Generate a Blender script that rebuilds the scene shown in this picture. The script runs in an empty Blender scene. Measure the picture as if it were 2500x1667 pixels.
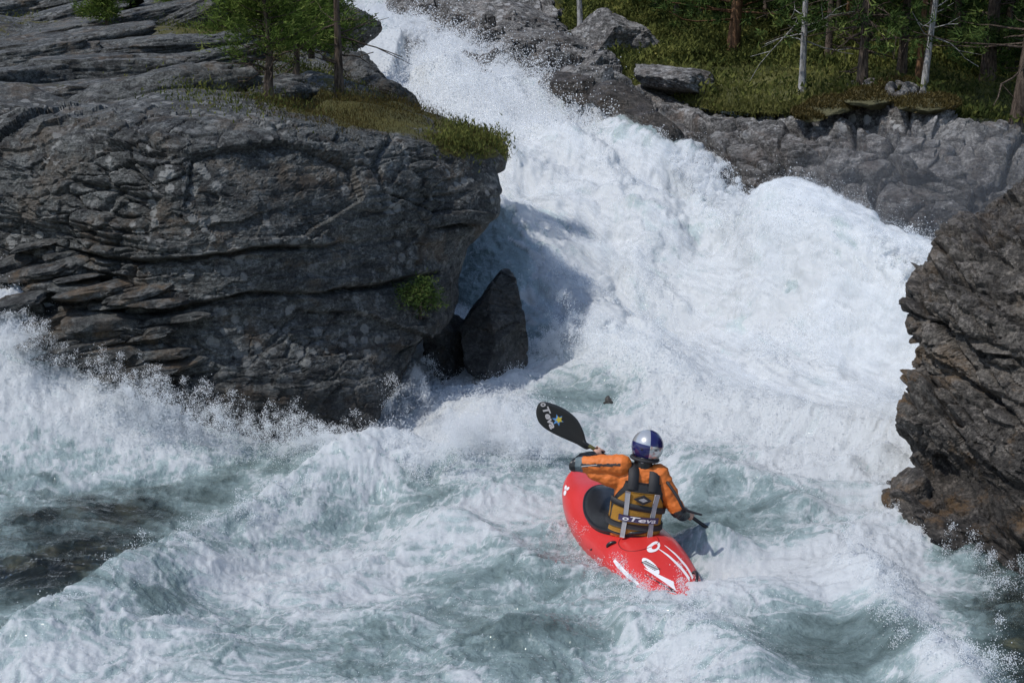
import bpy, bmesh, math, random
import numpy as np
from mathutils import Vector, Matrix, Quaternion

# ------------------------------------------------------------------ scene, camera, light
SC = bpy.context.scene
COL = SC.collection
R = math.radians
CAM_H, PITCH, FPX = 4.05, R(12.0), 3472.0
cam_d = bpy.data.cameras.new('camera'); cam_d.lens = 50.0; cam_d.sensor_width = 36.0
cam_d.clip_end = 2000.0; cam_d.clip_start = 0.1
cam = bpy.data.objects.new('camera', cam_d); COL.objects.link(cam)
cam.location = (0, 0, CAM_H); cam.rotation_euler = (R(90) - PITCH, 0, 0)
SC.camera = cam

SUN = Vector((-0.50, -0.27, 0.82)).normalized()          # direction towards the sun
world = bpy.data.worlds.new('World'); SC.world = world; world.use_nodes = True
wn = world.node_tree.nodes; wl = world.node_tree.links; wn.clear()
sky = wn.new('ShaderNodeTexSky'); sky.sky_type = 'NISHITA'; sky.sun_disc = False
sky.sun_elevation = math.asin(SUN.z); sky.sun_rotation = math.atan2(SUN.x, SUN.y)
sky.altitude = 300
wb = wn.new('ShaderNodeBackground'); wb.inputs['Strength'].default_value = 0.15
wo = wn.new('ShaderNodeOutputWorld')
wl.new(sky.outputs[0], wb.inputs[0]); wl.new(wb.outputs[0], wo.inputs[0])
sun_d = bpy.data.lights.new('sun', 'SUN'); sun_d.energy = 3.05; sun_d.angle = R(0.5)
sun_d.color = (1.0, 0.965, 0.91)
sun = bpy.data.objects.new('sun', sun_d); COL.objects.link(sun)
sun.rotation_euler = (-SUN).to_track_quat('-Z', 'Y').to_euler()
SC.view_settings.view_transform = 'Standard'; SC.view_settings.look = 'None'
SC.view_settings.gamma = 1.0; SC.view_settings.exposure = 0.0
SC.view_settings.use_curve_mapping = False
SC.cycles.max_bounces = 8; SC.cycles.diffuse_bounces = 4; SC.cycles.glossy_bounces = 3
SC.cycles.transmission_bounces = 4; SC.cycles.transparent_max_bounces = 16; SC.cycles.volume_bounces = 1
SC.cycles.caustics_reflective = False; SC.cycles.caustics_refractive = False
SC.cycles.sample_clamp_indirect = 4.0

# ------------------------------------------------------------------ helpers
rng = np.random.default_rng(7)
random.seed(7)
CP, SP = math.cos(PITCH), math.sin(PITCH)

def P(px, py, Y):
    """world point of the place at distance Y seen in direction (px, py) of the survey picture"""
    u = (px - 1250.0) / FPX; v = (833.5 - py) / FPX
    dy = CP + v * SP; dz = -SP + v * CP
    t = Y / dy
    return (u * t, Y, CAM_H + t * dz)

def PZ(px, py, z):
    u = (px - 1250.0) / FPX; v = (833.5 - py) / FPX
    dy = CP + v * SP; dz = -SP + v * CP
    t = (z - CAM_H) / dz
    return (u * t, t * dy, z)

def proj(p):
    """numpy world points -> survey pixels"""
    p = np.asarray(p, dtype=np.float64)
    rz = p[..., 2] - CAM_H
    d = p[..., 1] * CP - rz * SP
    up = p[..., 1] * SP + rz * CP
    return 1250 + p[..., 0] / d * FPX, 833.5 - up / d * FPX

_perm = np.random.default_rng(3).permutation(256).astype(np.int32)
_perm = np.concatenate([_perm, _perm, _perm])
_g = np.random.default_rng(4).normal(size=(256, 3)).astype(np.float32)
_g /= np.linalg.norm(_g, axis=1, keepdims=True)

def gn(p, s=1.0, seed=0):
    """gradient noise about -1..1, p (N,3), s scale or 3-vector"""
    p = np.asarray(p, np.float32) * np.asarray(s, np.float32) + np.float32(seed * 17.31)
    i = np.floor(p).astype(np.int32); f = p - i
    i &= 255
    w = f * f * f * (f * (f * 6 - 15) + 10)
    out = None
    ix0 = _perm[i[:, 0]]; ix1 = _perm[i[:, 0] + 1]
    def corner(ix, dx, dy, dz):
        h = _perm[_perm[ix + i[:, 1] + dy] + i[:, 2] + dz] & 255
        g = _g[h]
        return g[:, 0] * (f[:, 0] - dx) + g[:, 1] * (f[:, 1] - dy) + g[:, 2] * (f[:, 2] - dz)
    c000 = corner(ix0, 0, 0, 0); c100 = corner(ix1, 1, 0, 0)
    c010 = corner(ix0, 0, 1, 0); c110 = corner(ix1, 1, 1, 0)
    c001 = corner(ix0, 0, 0, 1); c101 = corner(ix1, 1, 0, 1)
    c011 = corner(ix0, 0, 1, 1); c111 = corner(ix1, 1, 1, 1)
    x, y, z = w[:, 0], w[:, 1], w[:, 2]
    a = c000 + x * (c100 - c000); b = c010 + x * (c110 - c010)
    c = c001 + x * (c101 - c001); d = c011 + x * (c111 - c011)
    a = a + y * (b - a); c = c + y * (d - c)
    return (a + z * (c - a)) * 1.5

def fbm(p, s=1.0, o=4, seed=0, gain=0.5, lac=2.03):
    s = np.asarray(s, np.float32); a = 1.0; t = 0.0; out = 0
    for k in range(o):
        out = out + a * gn(p, s, seed + k * 3); t += a
        a *= gain; s = s * lac
    return out / t * 1.3

def ridged(p, s=1.0, o=3, seed=0, gain=0.55, lac=2.1):
    s = np.asarray(s, np.float32); a = 1.0; t = 0.0; out = 0
    for k in range(o):
        out = out + a * (1 - np.abs(gn(p, s, seed + k * 5)) * 1.8); t += a
        a *= gain; s = s * lac
    return out / t

def billow(p, s=1.0, o=4, seed=0, gain=0.5, lac=2.1):
    """rounded heaps with sharp creases, like foam and cloud"""
    s = np.asarray(s, np.float32); a = 1.0; t = 0.0; out = 0
    for k in range(o):
        out = out + a * np.abs(gn(p, s, seed + k * 7)) * 2.0; t += a
        a *= gain; s = s * lac
    return out / t

def h1(i, seed=0):
    """hash of integers to 0..1"""
    i = np.asarray(i).astype(np.int64)
    v = (i * 374761393 + seed * 668265263) & 0x7fffffff
    v = ((v ^ (v >> 13)) * 1274126177) & 0x7fffffff
    v = (v ^ (v >> 16)) & 0xffff
    return (v / 65535.0).astype(np.float32)

def sstep(a, b, x):
    t = np.clip((x - a) / (b - a), 0, 1)
    return t * t * (3 - 2 * t)

def facet(p, s, seed, tilt=1.0):
    """broken-rock noise: every Voronoi cell is a randomly tilted plane; returns height and distance to the crack"""
    q = p * np.asarray(s, np.float32) + np.float32(seed * 3.7)
    i = np.floor(q).astype(np.int64)
    d1 = np.full(len(q), 1e9, np.float32); d2 = d1.copy()
    best = np.zeros((len(q), 3), np.float32); bid = np.zeros(len(q), np.int64)
    for dx in (-1, 0, 1):
        for dy in (-1, 0, 1):
            for dz in (-1, 0, 1):
                c = i + np.array([dx, dy, dz])
                hid = (c[:, 0] * 73856093) ^ (c[:, 1] * 19349663) ^ (c[:, 2] * 83492791)
                ctr = c + np.stack([h1(hid, 1), h1(hid, 2), h1(hid, 3)], 1)
                r = (q - ctr).astype(np.float32)
                d = (r * r).sum(1)
                m = d < d1
                d2 = np.where(m, d1, np.minimum(d2, d)); d1 = np.where(m, d, d1)
                best[m] = r[m]; bid[m] = hid[m]
    t = np.stack([h1(bid, 11), h1(bid, 12), h1(bid, 13)], 1) - 0.5
    return (best * t).sum(1) * tilt + (h1(bid, 14) - 0.5) * 0.6, np.sqrt(d2) - np.sqrt(d1)

class RBF:
    """thin-plate surface through scattered samples"""
    def __init__(self, xy, v, smooth=0.0):
        xy = np.asarray(xy, np.float64); v = np.asarray(v, np.float64); n = len(xy)
        self.c = xy
        K = self._k(np.linalg.norm(xy[:, None] - xy[None], axis=2)) + smooth * np.eye(n)
        Pm = np.hstack([np.ones((n, 1)), xy])
        A = np.block([[K, Pm], [Pm.T, np.zeros((3, 3))]])
        s = np.linalg.solve(A, np.concatenate([v, np.zeros(3)]))
        self.w, self.a = s[:n].astype(np.float32), s[n:]
    @staticmethod
    def _k(r):
        return r * r * np.log(r + 1e-6)
    def __call__(self, xy):
        xy = np.asarray(xy, np.float32)
        out = (self.a[0] + xy[:, 0] * self.a[1] + xy[:, 1] * self.a[2]).astype(np.float32)
        for k in range(len(self.c)):
            d2 = (xy[:, 0] - self.c[k, 0]) ** 2 + (xy[:, 1] - self.c[k, 1]) ** 2
            out += self.w[k] * (0.5 * d2 * np.log(d2 + 1e-9)).astype(np.float32)
        return out

def gauss_field(xy, pts):
    """normalised gaussian blend of (x, y, value, radius) samples"""
    num = np.zeros(len(xy), np.float32); den = np.full(len(xy), 1e-6, np.float32)
    for x, y, v, r in pts:
        w = np.exp(-((xy[:, 0] - x) ** 2 + (xy[:, 1] - y) ** 2) / (r * r))
        num += w * v; den += w
    return num / den

def seg_dist(xy, pl):
    """distance to a polyline, with the signed side and the run 0..1"""
    best = np.full(len(xy), 1e9, np.float32); side = np.zeros(len(xy), np.float32); run = np.zeros(len(xy), np.float32)
    pl = np.asarray(pl, np.float32); n = len(pl) - 1
    for k in range(n):
        a, b = pl[k], pl[k + 1]; ab = b - a; L2 = (ab ** 2).sum()
        t = np.clip(((xy - a) @ ab) / L2, 0, 1)
        q = xy - (a + t[:, None] * ab)
        d = np.sqrt((q ** 2).sum(1))
        m = d < best
        best[m] = d[m]; side[m] = (ab[0] * q[:, 1] - ab[1] * q[:, 0])[m] / math.sqrt(L2); run[m] = ((k + t) / n)[m]
    return best, side, run

def mesh_np(name, v, faces, mats=(), smooth=True, fmat=None, parent=None):
    """mesh object from numpy vertices and an (M,3) or (M,4) face array (or a list of such)"""
    me = bpy.data.meshes.new(name)
    if isinstance(faces, np.ndarray): faces = [faces]
    faces = [np.asarray(f, np.int32) for f in faces if len(f)]
    v = np.asarray(v, np.float32)
    me.vertices.add(len(v)); me.vertices.foreach_set('co', v.ravel())
    nl = sum(f.size for f in faces); nf = sum(len(f) for f in faces)
    me.loops.add(nl); me.loops.foreach_set('vertex_index', np.concatenate([f.ravel() for f in faces]))
    me.polygons.add(nf)
    tot = np.concatenate([np.full(len(f), f.shape[1], np.int32) for f in faces])
    st = np.concatenate([[0], np.cumsum(tot)[:-1]]).astype(np.int32)
    me.polygons.foreach_set('loop_start', st)
    me.polygons.foreach_set('use_smooth', np.full(nf, smooth))
    if fmat is not None: me.polygons.foreach_set('material_index', np.asarray(fmat, np.int32))
    for m in mats: me.materials.append(m)
    me.update(calc_edges=True)
    o = bpy.data.objects.new(name, me); COL.objects.link(o)
    if parent is not None: o.parent = parent
    return o

def attr(o, name, arr):
    a = o.data.attributes.new(name, 'FLOAT', 'POINT')
    a.data.foreach_set('value', np.asarray(arr, np.float32))

def tag(o, label=None, cat=None, group=None, kind=None):
    if label: o['label'] = label
    if cat: o['category'] = cat
    if group: o['group'] = group
    if kind: o['kind'] = kind
    return o

def empty(name, loc=(0, 0, 0), rot=None):
    o = bpy.data.objects.new(name, None); COL.objects.link(o); o.location = loc
    o.empty_display_size = 0.1
    if rot is not None: o.rotation_euler = rot
    return o

def grid_faces(nr, nc):
    i = np.arange((nr - 1) * (nc - 1)); r = i // (nc - 1); c = i % (nc - 1)
    a = r * nc + c
    return np.stack([a, a + 1, a + nc + 1, a + nc], 1)

def catmull(ctrl, n, closed=False):
    """resample control rows (K, ...) to n rows"""
    ctrl = np.asarray(ctrl, np.float64); K = len(ctrl)
    t = np.linspace(0, K - 1, n); k = np.minimum(t.astype(int), K - 2); f = (t - k)
    f = f.reshape((-1,) + (1,) * (ctrl.ndim - 1))
    g = lambda j: ctrl[np.clip(j, 0, K - 1)]
    p0, p1, p2, p3 = g(k - 1), g(k), g(k + 1), g(k + 2)
    p0 = np.where((k == 0).reshape(f.shape), 2 * p1 - p2, p0)
    p3 = np.where((k == K - 2).reshape(f.shape), 2 * p2 - p1, p3)
    m1 = 0.42 * (p2 - p0); m2 = 0.42 * (p3 - p1)
    f2, f3 = f * f, f * f * f
    return (2 * f3 - 3 * f2 + 1) * p1 + (f3 - 2 * f2 + f) * m1 + (-2 * f3 + 3 * f2) * p2 + (f3 - f2) * m2

def loft(ctrl, nr, nc):
    a = catmull(np.asarray(ctrl, np.float64), nr)
    b = catmull(np.swapaxes(a, 0, 1), nc)
    return np.swapaxes(b, 0, 1)

def grid_normals(g):
    dr = np.gradient(g, axis=0); dc = np.gradient(g, axis=1)
    n = np.cross(dc, dr)
    n /= np.linalg.norm(n, axis=2, keepdims=True) + 1e-9
    return n

# ------------------------------------------------------------------ material helpers
def new_mat(name):
    m = bpy.data.materials.new(name); m.use_nodes = True
    nt = m.node_tree; nt.nodes.clear()
    out = nt.nodes.new('ShaderNodeOutputMaterial')
    return m, nt, out

def nd(nt, typ, ins=None, **props):
    n = nt.nodes.new(typ)
    for k, v in props.items(): setattr(n, k, v)
    for k, v in (ins or {}).items():
        s = n.inputs[k]
        if hasattr(v, 'is_output') or isinstance(v, bpy.types.NodeSocket): nt.links.new(v, s)
        else: s.default_value = v
    return n

def mth(nt, op, a, b=0.0, c=0.0, clamp=False):
    n = nt.nodes.new('ShaderNodeMath'); n.operation = op; n.use_clamp = clamp
    for i, v in enumerate((a, b, c)):
        if isinstance(v, bpy.types.NodeSocket): nt.links.new(v, n.inputs[i])
        else: n.inputs[i].default_value = v
    return n.outputs[0]

def ramp01(nt, x, lo, hi):
    n = nt.nodes.new('ShaderNodeMapRange'); n.interpolation_type = 'SMOOTHSTEP'
    nt.links.new(x, n.inputs[0]); n.inputs[1].default_value = lo; n.inputs[2].default_value = hi
    return n.outputs[0]

def mixc(nt, f, a, b, mode='MIX'):
    n = nt.nodes.new('ShaderNodeMix'); n.data_type = 'RGBA'; n.blend_type = mode
    for s, v in ((n.inputs[0], f), (n.inputs[6], a), (n.inputs[7], b)):
        if isinstance(v, bpy.types.NodeSocket): nt.links.new(v, s)
        elif isinstance(v, (int, float)): s.default_value = v
        else: s.default_value = (*v, 1) if len(v) == 3 else v
    return n.outputs[2]

def noise(nt, vec, scale, detail=4, rough=0.55, dist=0.0, out=0):
    n = nd(nt, 'ShaderNodeTexNoise', {'Scale': scale, 'Detail': detail, 'Roughness': rough, 'Distortion': dist})
    nt.links.new(vec, n.inputs['Vector'])
    return n.outputs[out]

def mapv(nt, vec, scale=(1, 1, 1), rot=(0, 0, 0), loc=(0, 0, 0)):
    n = nd(nt, 'ShaderNodeMapping', {'Scale': scale, 'Rotation': rot, 'Location': loc})
    nt.links.new(vec, n.inputs['Vector'])
    return n.outputs[0]

def vor(nt, vec, scale, feature='F1', out='Distance', rand=1.0):
    n = nd(nt, 'ShaderNodeTexVoronoi', {'Scale': scale, 'Randomness': rand}, feature=feature)
    nt.links.new(vec, n.inputs['Vector'])
    return n.outputs[out]

def getattr_n(nt, name):
    n = nt.nodes.new('ShaderNodeAttribute'); n.attribute_name = name
    return n.outputs['Fac']

def bump(nt, h, strength=0.5, dist=0.05, prev=None):
    n = nd(nt, 'ShaderNodeBump', {'Strength': strength, 'Distance': dist, 'Height': h})
    if prev is not None: nt.links.new(prev, n.inputs['Normal'])
    return n.outputs[0]

def pbsdf(nt, out, col, rough=0.6, normal=None, **ins):
    b = nt.nodes.new('ShaderNodeBsdfPrincipled')
    for k, v in {'Base Color': col, 'Roughness': rough, **ins}.items():
        s = b.inputs[k]
        if isinstance(v, bpy.types.NodeSocket): nt.links.new(v, s)
        elif isinstance(v, (tuple, list)) and len(v) == 3 and s.type == 'RGBA': s.default_value = (*v, 1)
        else: s.default_value = v
    if normal is not None: nt.links.new(normal, b.inputs['Normal'])
    if out is not None: nt.links.new(b.outputs[0], out.inputs[0])
    return b

def plain(name, col, rough=0.5, var=0.12, scale=30.0, bmp=0.0, **ins):
    """plain painted / moulded / woven surface with slight unevenness"""
    m, nt, out = new_mat(name)
    co = nd(nt, 'ShaderNodeTexCoord').outputs['Object']
    f = noise(nt, co, scale, 4)
    c = mixc(nt, f, tuple(x * (1 - var) for x in col), tuple(min(1, x * (1 + var)) for x in col))
    nrm = bump(nt, noise(nt, co, scale * 2.5, 3), bmp, 0.01) if bmp else None
    pbsdf(nt, out, c, rough, nrm, **ins)
    return m

# ------------------------------------------------------------------ materials of the land and water
def rock_material(name, base=(0.074, 0.077, 0.075), dark=(0.020, 0.020, 0.021), warm=(0.13, 0.09, 0.055), lichen=0.5, warmth=0.35, pale=(0.30, 0.30, 0.29), fine=1.0):
    m, nt, out = new_mat(name)
    co = nd(nt, 'ShaderNodeNewGeometry').outputs['Position']
    st = mapv(nt, co, (0.9, 0.9, 5.0), (0.09, -0.12, 0))
    warp = nd(nt, 'ShaderNodeVectorMath', operation='ADD')
    nz = nd(nt, 'ShaderNodeVectorMath', operation='SCALE'); nz.inputs[3].default_value = 0.9
    nt.links.new(noise(nt, co, 1.1, 4, 0.6, out=1), nz.inputs[0])
    nt.links.new(st, warp.inputs[0]); nt.links.new(nz.outputs[0], warp.inputs[1]); st = warp.outputs[0]
    big = noise(nt, co, 0.8, 6, 0.62)
    mid = noise(nt, co, 6.0 * fine, 7, 0.72)
    lay = noise(nt, st, 2.2, 7, 0.68)
    grain = noise(nt, co, 38.0 * fine, 5, 0.8)
    c = mixc(nt, ramp01(nt, big, 0.38, 0.62), tuple(x * 0.60 for x in base), tuple(x * 1.25 for x in base))
    c = mixc(nt, mth(nt, 'MULTIPLY', ramp01(nt, lay, 0.48, 0.60), 0.75), c, dark)
    c = mixc(nt, mth(nt, 'MULTIPLY', ramp01(nt, mid, 0.50, 0.62), 0.75), c, tuple(x * 2.0 for x in base))
    mott = noise(nt, mapv(nt, co, (1, 1, 1.5), loc=(3, 9, 4)), 26.0 * fine, 8, 0.8)
    c = mixc(nt, 0.9, c, mixc(nt, ramp01(nt, mott, 0.40, 0.62), (0.45, 0.45, 0.45), (1.7, 1.7, 1.7)), 'MULTIPLY')
    c = mixc(nt, mth(nt, 'MULTIPLY', ramp01(nt, noise(nt, mapv(nt, co, (1, 1, 1), loc=(7, 3, 1)), 2.3, 6, 0.7), 0.50, 0.64), mth(nt, 'ADD', getattr_n(nt, 'warm'), warmth, clamp=True)), c, warm)
    c = mixc(nt, 0.6, c, mixc(nt, ramp01(nt, grain, 0.3, 0.7), (0.35, 0.35, 0.35), (1.65, 1.65, 1.65)), 'MULTIPLY')
    # lichen: pale crusts in round and broken patches
    v1 = vor(nt, mapv(nt, co, (1, 1, 1), loc=(2.1, 0.4, 0.9)), 7.5 * fine)
    patch = ramp01(nt, noise(nt, co, 1.3, 5, 0.65), 0.46, 0.56)
    spot = mth(nt, 'MULTIPLY', ramp01(nt, mth(nt, 'ADD', v1, mth(nt, 'MULTIPLY', noise(nt, co, 30 * fine, 4, 0.7), 0.45)), 0.64, 0.55), patch)
    v2 = mth(nt, 'MULTIPLY', ramp01(nt, noise(nt, mapv(nt, co, (1, 1, 1.6)), 11.0 * fine, 9, 0.82), 0.55, 0.62), ramp01(nt, noise(nt, mapv(nt, co, (1, 1, 1), loc=(5, 5, 5)), 1.2, 4, 0.6), 0.42, 0.58))
    lic = mth(nt, 'MULTIPLY', mth(nt, 'MAXIMUM', spot, v2), mth(nt, 'ADD', getattr_n(nt, 'pale'), lichen), clamp=True)
    lic = mth(nt, 'MULTIPLY', lic, mth(nt, 'SUBTRACT', 1.0, getattr_n(nt, 'wet')), clamp=True)
    c = mixc(nt, lic, c, pale)
    # moss
    mo = mth(nt, 'ADD', getattr_n(nt, 'moss'), mth(nt, 'MULTIPLY', mth(nt, 'SUBTRACT', noise(nt, co, 3.5, 7, 0.72), 0.5), 1.5))
    mo = ramp01(nt, mo, 0.52, 0.66)
    mcol = mixc(nt, noise(nt, co, 2.1, 5, 0.7), (0.035, 0.045, 0.010), (0.13, 0.105, 0.022))
    mcol = mixc(nt, 0.8, mcol, mixc(nt, noise(nt, co, 60, 3, 0.8), (0.3, 0.3, 0.3), (1.6, 1.6, 1.6)), 'MULTIPLY')
    c = mixc(nt, mo, c, mcol)
    wet = getattr_n(nt, 'wet')
    c = mixc(nt, wet, c, mixc(nt, 1.0, c, (0.52, 0.50, 0.49), 'MULTIPLY'))
    rough = mth(nt, 'SUBTRACT', 0.82, mth(nt, 'MULTIPLY', wet, mth(nt, 'MULTIPLY', ramp01(nt, mid, 0.35, 0.7), 0.5)))
    h = mth(nt, 'ADD', mth(nt, 'MULTIPLY', lay, 0.8), mth(nt, 'MULTIPLY', mid, 0.75))
    b1 = bump(nt, h, 0.9, 0.10 / fine)
    b2 = bump(nt, grain, 0.6, 0.022 / fine, b1)
    pbsdf(nt, out, c, rough, b2, **{'Specular IOR Level': 0.35})
    return m

ROCK = rock_material('rock_schist')
ROCK_R = rock_material('rock_wet_brown', base=(0.115, 0.105, 0.094), dark=(0.026, 0.023, 0.021), warm=(0.20, 0.125, 0.06), lichen=0.2, warmth=0.22, pale=(0.24, 0.225, 0.20))
ROCK_C = rock_material('rock_far_cliff', base=(0.165, 0.16, 0.155), dark=(0.042, 0.038, 0.038), warm=(0.18, 0.125, 0.09), lichen=0.5, warmth=0.25, pale=(0.42, 0.42, 0.42), fine=0.6)

def strata(p, T, seed, warp=0.16, joint=0.07):
    dip = np.array([0.10, -0.04, 1.0]); dip /= np.linalg.norm(dip)
    s = (p @ dip.astype(np.float32)) + warp * fbm(p, 0.55, 3, seed) + 0.3 * warp * fbm(p, 2.3, 2, seed + 2)
    s = s / T
    k = np.floor(s); f = s - k
    a, b = h1(k, seed), h1(k + 1, seed)
    off = a + (b - a) * sstep(0.82, 1.0, f)
    dj = np.minimum(f, 1 - f)
    groove = np.exp(-(dj / joint) ** 2)
    return k, off - 0.5, groove, s

def blocks(p, k, L, seed):
    """random proud / sunk offset of blocks along each layer, and the joints between them"""
    c = (p[:, 0] * 0.93 + p[:, 1] * 0.35) / L + h1(k, seed + 9) * 7 + 0.25 * gn(p, 1.3, seed)
    j = np.floor(c); f = c - j
    L_ = h1(j * 131 + k * 17, seed)
    L2 = h1((j + 1) * 131 + k * 17, seed)
    off = L_ + (L2 - L_) * sstep(0.86, 1.0, f)
    g = np.exp(-(np.minimum(f, 1 - f) / 0.05) ** 2)
    return off - 0.5, g

def rock_grid(name, ctrl, nr, nc, mat, disp, extra=None, flip=None):
    g = loft(ctrl, nr, nc)
    n = grid_normals(g)
    if flip is None:
        flip = np.mean((n * (np.array([0, 0, CAM_H]) - g)).sum(2)) < 0
    if flip: n = -n
    p = g.reshape(-1, 3).astype(np.float32); nn = n.reshape(-1, 3).astype(np.float32)
    d = disp(p, nn, nr, nc)
    q = p + nn * d[:, None]
    f = grid_faces(nr, nc)
    if flip: f = f[:, ::-1]
    o = mesh_np(name, q, f, [mat], smooth=(name == 'hillside'))
    qn = grid_normals(q.reshape(nr, nc, 3)).reshape(-1, 3) * (-1 if flip else 1)
    for k, v in extra(q, qn).items(): attr(o, k, v)
    return o, q, qn

def bowl(px, py, cx, cy, rx, ry):
    return np.exp(-(((px - cx) / rx) ** 2 + ((py - cy) / ry) ** 2))

# ---- left bluff
PP = lambda *a: [P(*t) for t in a]
bl = [
 PP((-600,640,15.0),(0,800,13.6),(200,880,13.3),(340,960,13.1),(520,1010,13.3),(700,1050,13.5),(830,1080,13.7),(900,1092,13.9),(880,1050,15.2),(860,960,18)),
 PP((-600,560,15.2),(0,700,13.9),(180,770,13.6),(300,850,13.3),(520,900,13.3),(720,930,13.5),(890,960,13.9),(962,970,14.3),(955,940,15.4),(900,900,18)),
 PP((-600,480,15.3),(0,600,14.15),(180,670,13.8),(330,730,13.5),(540,760,13.5),(760,790,13.9),(970,800,14.5),(1082,775,15.2),(1090,780,16.2),(1000,800,18.5)),
 PP((-600,420,15.3),(0,520,14.2),(200,540,13.9),(395,620,13.5),(600,620,13.6),(800,620,14.1),(1000,620,14.9),(1132,605,15.7),(1140,625,16.8),(1060,680,19)),
 PP((-600,350,15.4),(0,400,14.4),(210,410,14.0),(432,470,13.55),(640,470,13.8),(850,480,14.4),(1080,480,15.3),(1222,490,16.1),(1200,505,17.2),(1080,560,19.5)),
 PP((-600,250,15.6),(0,300,14.8),(210,310,14.4),(430,330,13.95),(650,305,14.3),(860,325,14.9),(1100,352,15.8),(1222,384,16.4),(1208,398,17.4),(1100,440,20)),
 PP((-600,220,16.5),(0,265,15.6),(210,265,15.2),(430,250,15.2),(650,255,15.4),(860,290,16),(1060,322,16.8),(1170,352,17.2),(1175,372,18),(1090,420,20.5)),
 PP((-600,150,19),(0,215,18),(210,215,17.5),(430,200,17.3),(650,220,17.3),(850,260,17.8),(1000,300,18.6),(1060,312,19.2),(1070,332,19.8),(1040,400,21)),
 PP((-600,60,23),(0,130,22),(210,130,21.5),(430,140,21),(650,170,20.5),(800,195,21),(880,215,21.8),(920,228,22.2),(930,252,22.8),(930,300,23.5)),
 PP((-600,-20,27),(0,50,26),(210,60,25.5),(430,60,25),(620,80,25),(740,110,25),(820,140,25.3),(850,157,25.6),(860,190,26),(860,250,26.5)),
 PP((-600,-120,33),(0,-40,32),(210,-30,31),(430,-20,30),(600,10,29.5),(720,50,29),(800,90,29),(832,120,29.3),(842,160,30),(850,210,30.5)),
 PP((-600,-300,45),(0,-250,44),(210,-230,42),(430,-190,40),(600,-150,40),(700,-80,40),(740,-30,40),(760,-5,41),(780,30,42),(790,80,43)),
]
bl = [[(x, y, z - 1.3) for x, y, z in bl[0]]] + bl
bl = np.array(bl)
bl = np.concatenate([bl[:, :1] + 1.8 * (bl[:, :1] - bl[:, 1:2]) * np.array([1, 0.6, 0.3]), bl], 1)

def disp_bluff(p, n, nr, nc):
    px, py = proj(p)
    pwp = p + 0.08 * np.stack([fbm(p, 1.3, 3, 71), fbm(p, 1.3, 3, 73), fbm(p, 1.3, 3, 75)], 1)
    left = sstep(520, 340, px) * sstep(17, 15.5, p[:, 1])       # blocky, broken west side
    low = sstep(430, 640, py) * left
    lowleft = np.clip(bowl(px, py, 120, 690, 300, 130) * 1.6, 0, 1) * left
    k, off, gr, s = strata(pwp, 0.42, 1, 0.07, 0.05)
    k2, off2, gr2, s2 = strata(pwp, 0.13, 5, 0.07, 0.05)
    bo, bg = blocks(p, k, 0.75, 3); bo2, bg2 = blocks(p, k2, 0.33, 6)
    F1, e1 = facet(pwp, (0.48, 0.48, 0.95), 1)
    F2, e2 = facet(pwp, (2.6, 2.6, 6.0), 2)
    F3, e3 = facet(pwp, (7.0, 7.0, 15.0), 3)
    d = 0.08 * fbm(p, 0.7, 3, 2) + 0.03 * fbm(p, (1.2, 1.2, 3.2), 3, 8)
    d += 0.15 * F1 + (0.05 + 0.03 * left) * F2 + (0.024 + 0.02 * left) * F3
    crack = sstep(-0.1, 0.3, gn(p, 0.7, 21))
    d -= crack * (0.06 * np.exp(-(e1 / 0.03) ** 2) + (0.03 + 0.05 * left) * np.exp(-(e2 / 0.06) ** 2))
    d += off * (0.03 + 0.08 * left) - gr * 0.10 * crack * (0.3 + 0.7 * left)
    d += lowleft * (off2 * 0.16 - gr2 * 0.07 + bo2 * 0.20 - bg2 * 0.05) + left * (bo * 0.07)
    # a few deep bedding cracks across the shaded face
    dip = p[:, 2] - 0.02 * p[:, 0] + 0.12 * fbm(p, (0.7, 0.7, 0.3), 4, 33)
    for z0, w in ((2.06, 0.022), (1.62, 0.022), (0.95, 0.016), (2.35, 0.016)):
        m = sstep(-0.2, 0.15, gn(p, 0.55, int(z0 * 50))) * sstep(17, 16, p[:, 1])
        d -= 0.16 * m * np.exp(-((dip - z0) / w) ** 2)
        d += 0.07 * sstep(z0, z0 + 0.04, dip) * m * sstep(z0 + 0.6, z0 + 0.1, dip)
    d += 0.022 * ridged(p, (3.0, 3.0, 7.5), 4, 12)
    # the plateau: long dipping slabs
    top = sstep(15.6, 17.5, p[:, 1])
    G1, g1 = facet(pwp, (0.22, 0.42, 0.9), 5); G2, g2 = facet(pwp, (0.6, 1.3, 2.0), 6)
    d = d * (1 - 0.45 * top) + top * (0.60 * G1 + 0.25 * G2 - 0.12 * np.exp(-(g1 / 0.04) ** 2) + 0.10 * fbm(p, (0.6, 0.6, 1.5), 3, 40))
    d *= 1 - 0.6 * bowl(px, py, 470, 205, 170, 60)
    d -= 0.06
    dg = d.reshape(nr, nc); sm = dg.copy()
    for ax, kk in ((0, 7), (1, 9), (0, 5), (1, 7)):
        sm = np.apply_along_axis(lambda a: np.convolve(np.pad(a, kk // 2, mode='edge'), np.ones(kk) / kk, 'valid'), ax, sm)
    tg = sstep(15.2, 16.4, p[:, 1]).reshape(nr, nc); d = (dg * (1 - tg) + sm * tg).ravel()
    e = np.ones((nr, nc), np.float32); e[:, -60:] *= np.linspace(1, 0.2, 60)
    return (d * e.ravel()).astype(np.float32)

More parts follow.
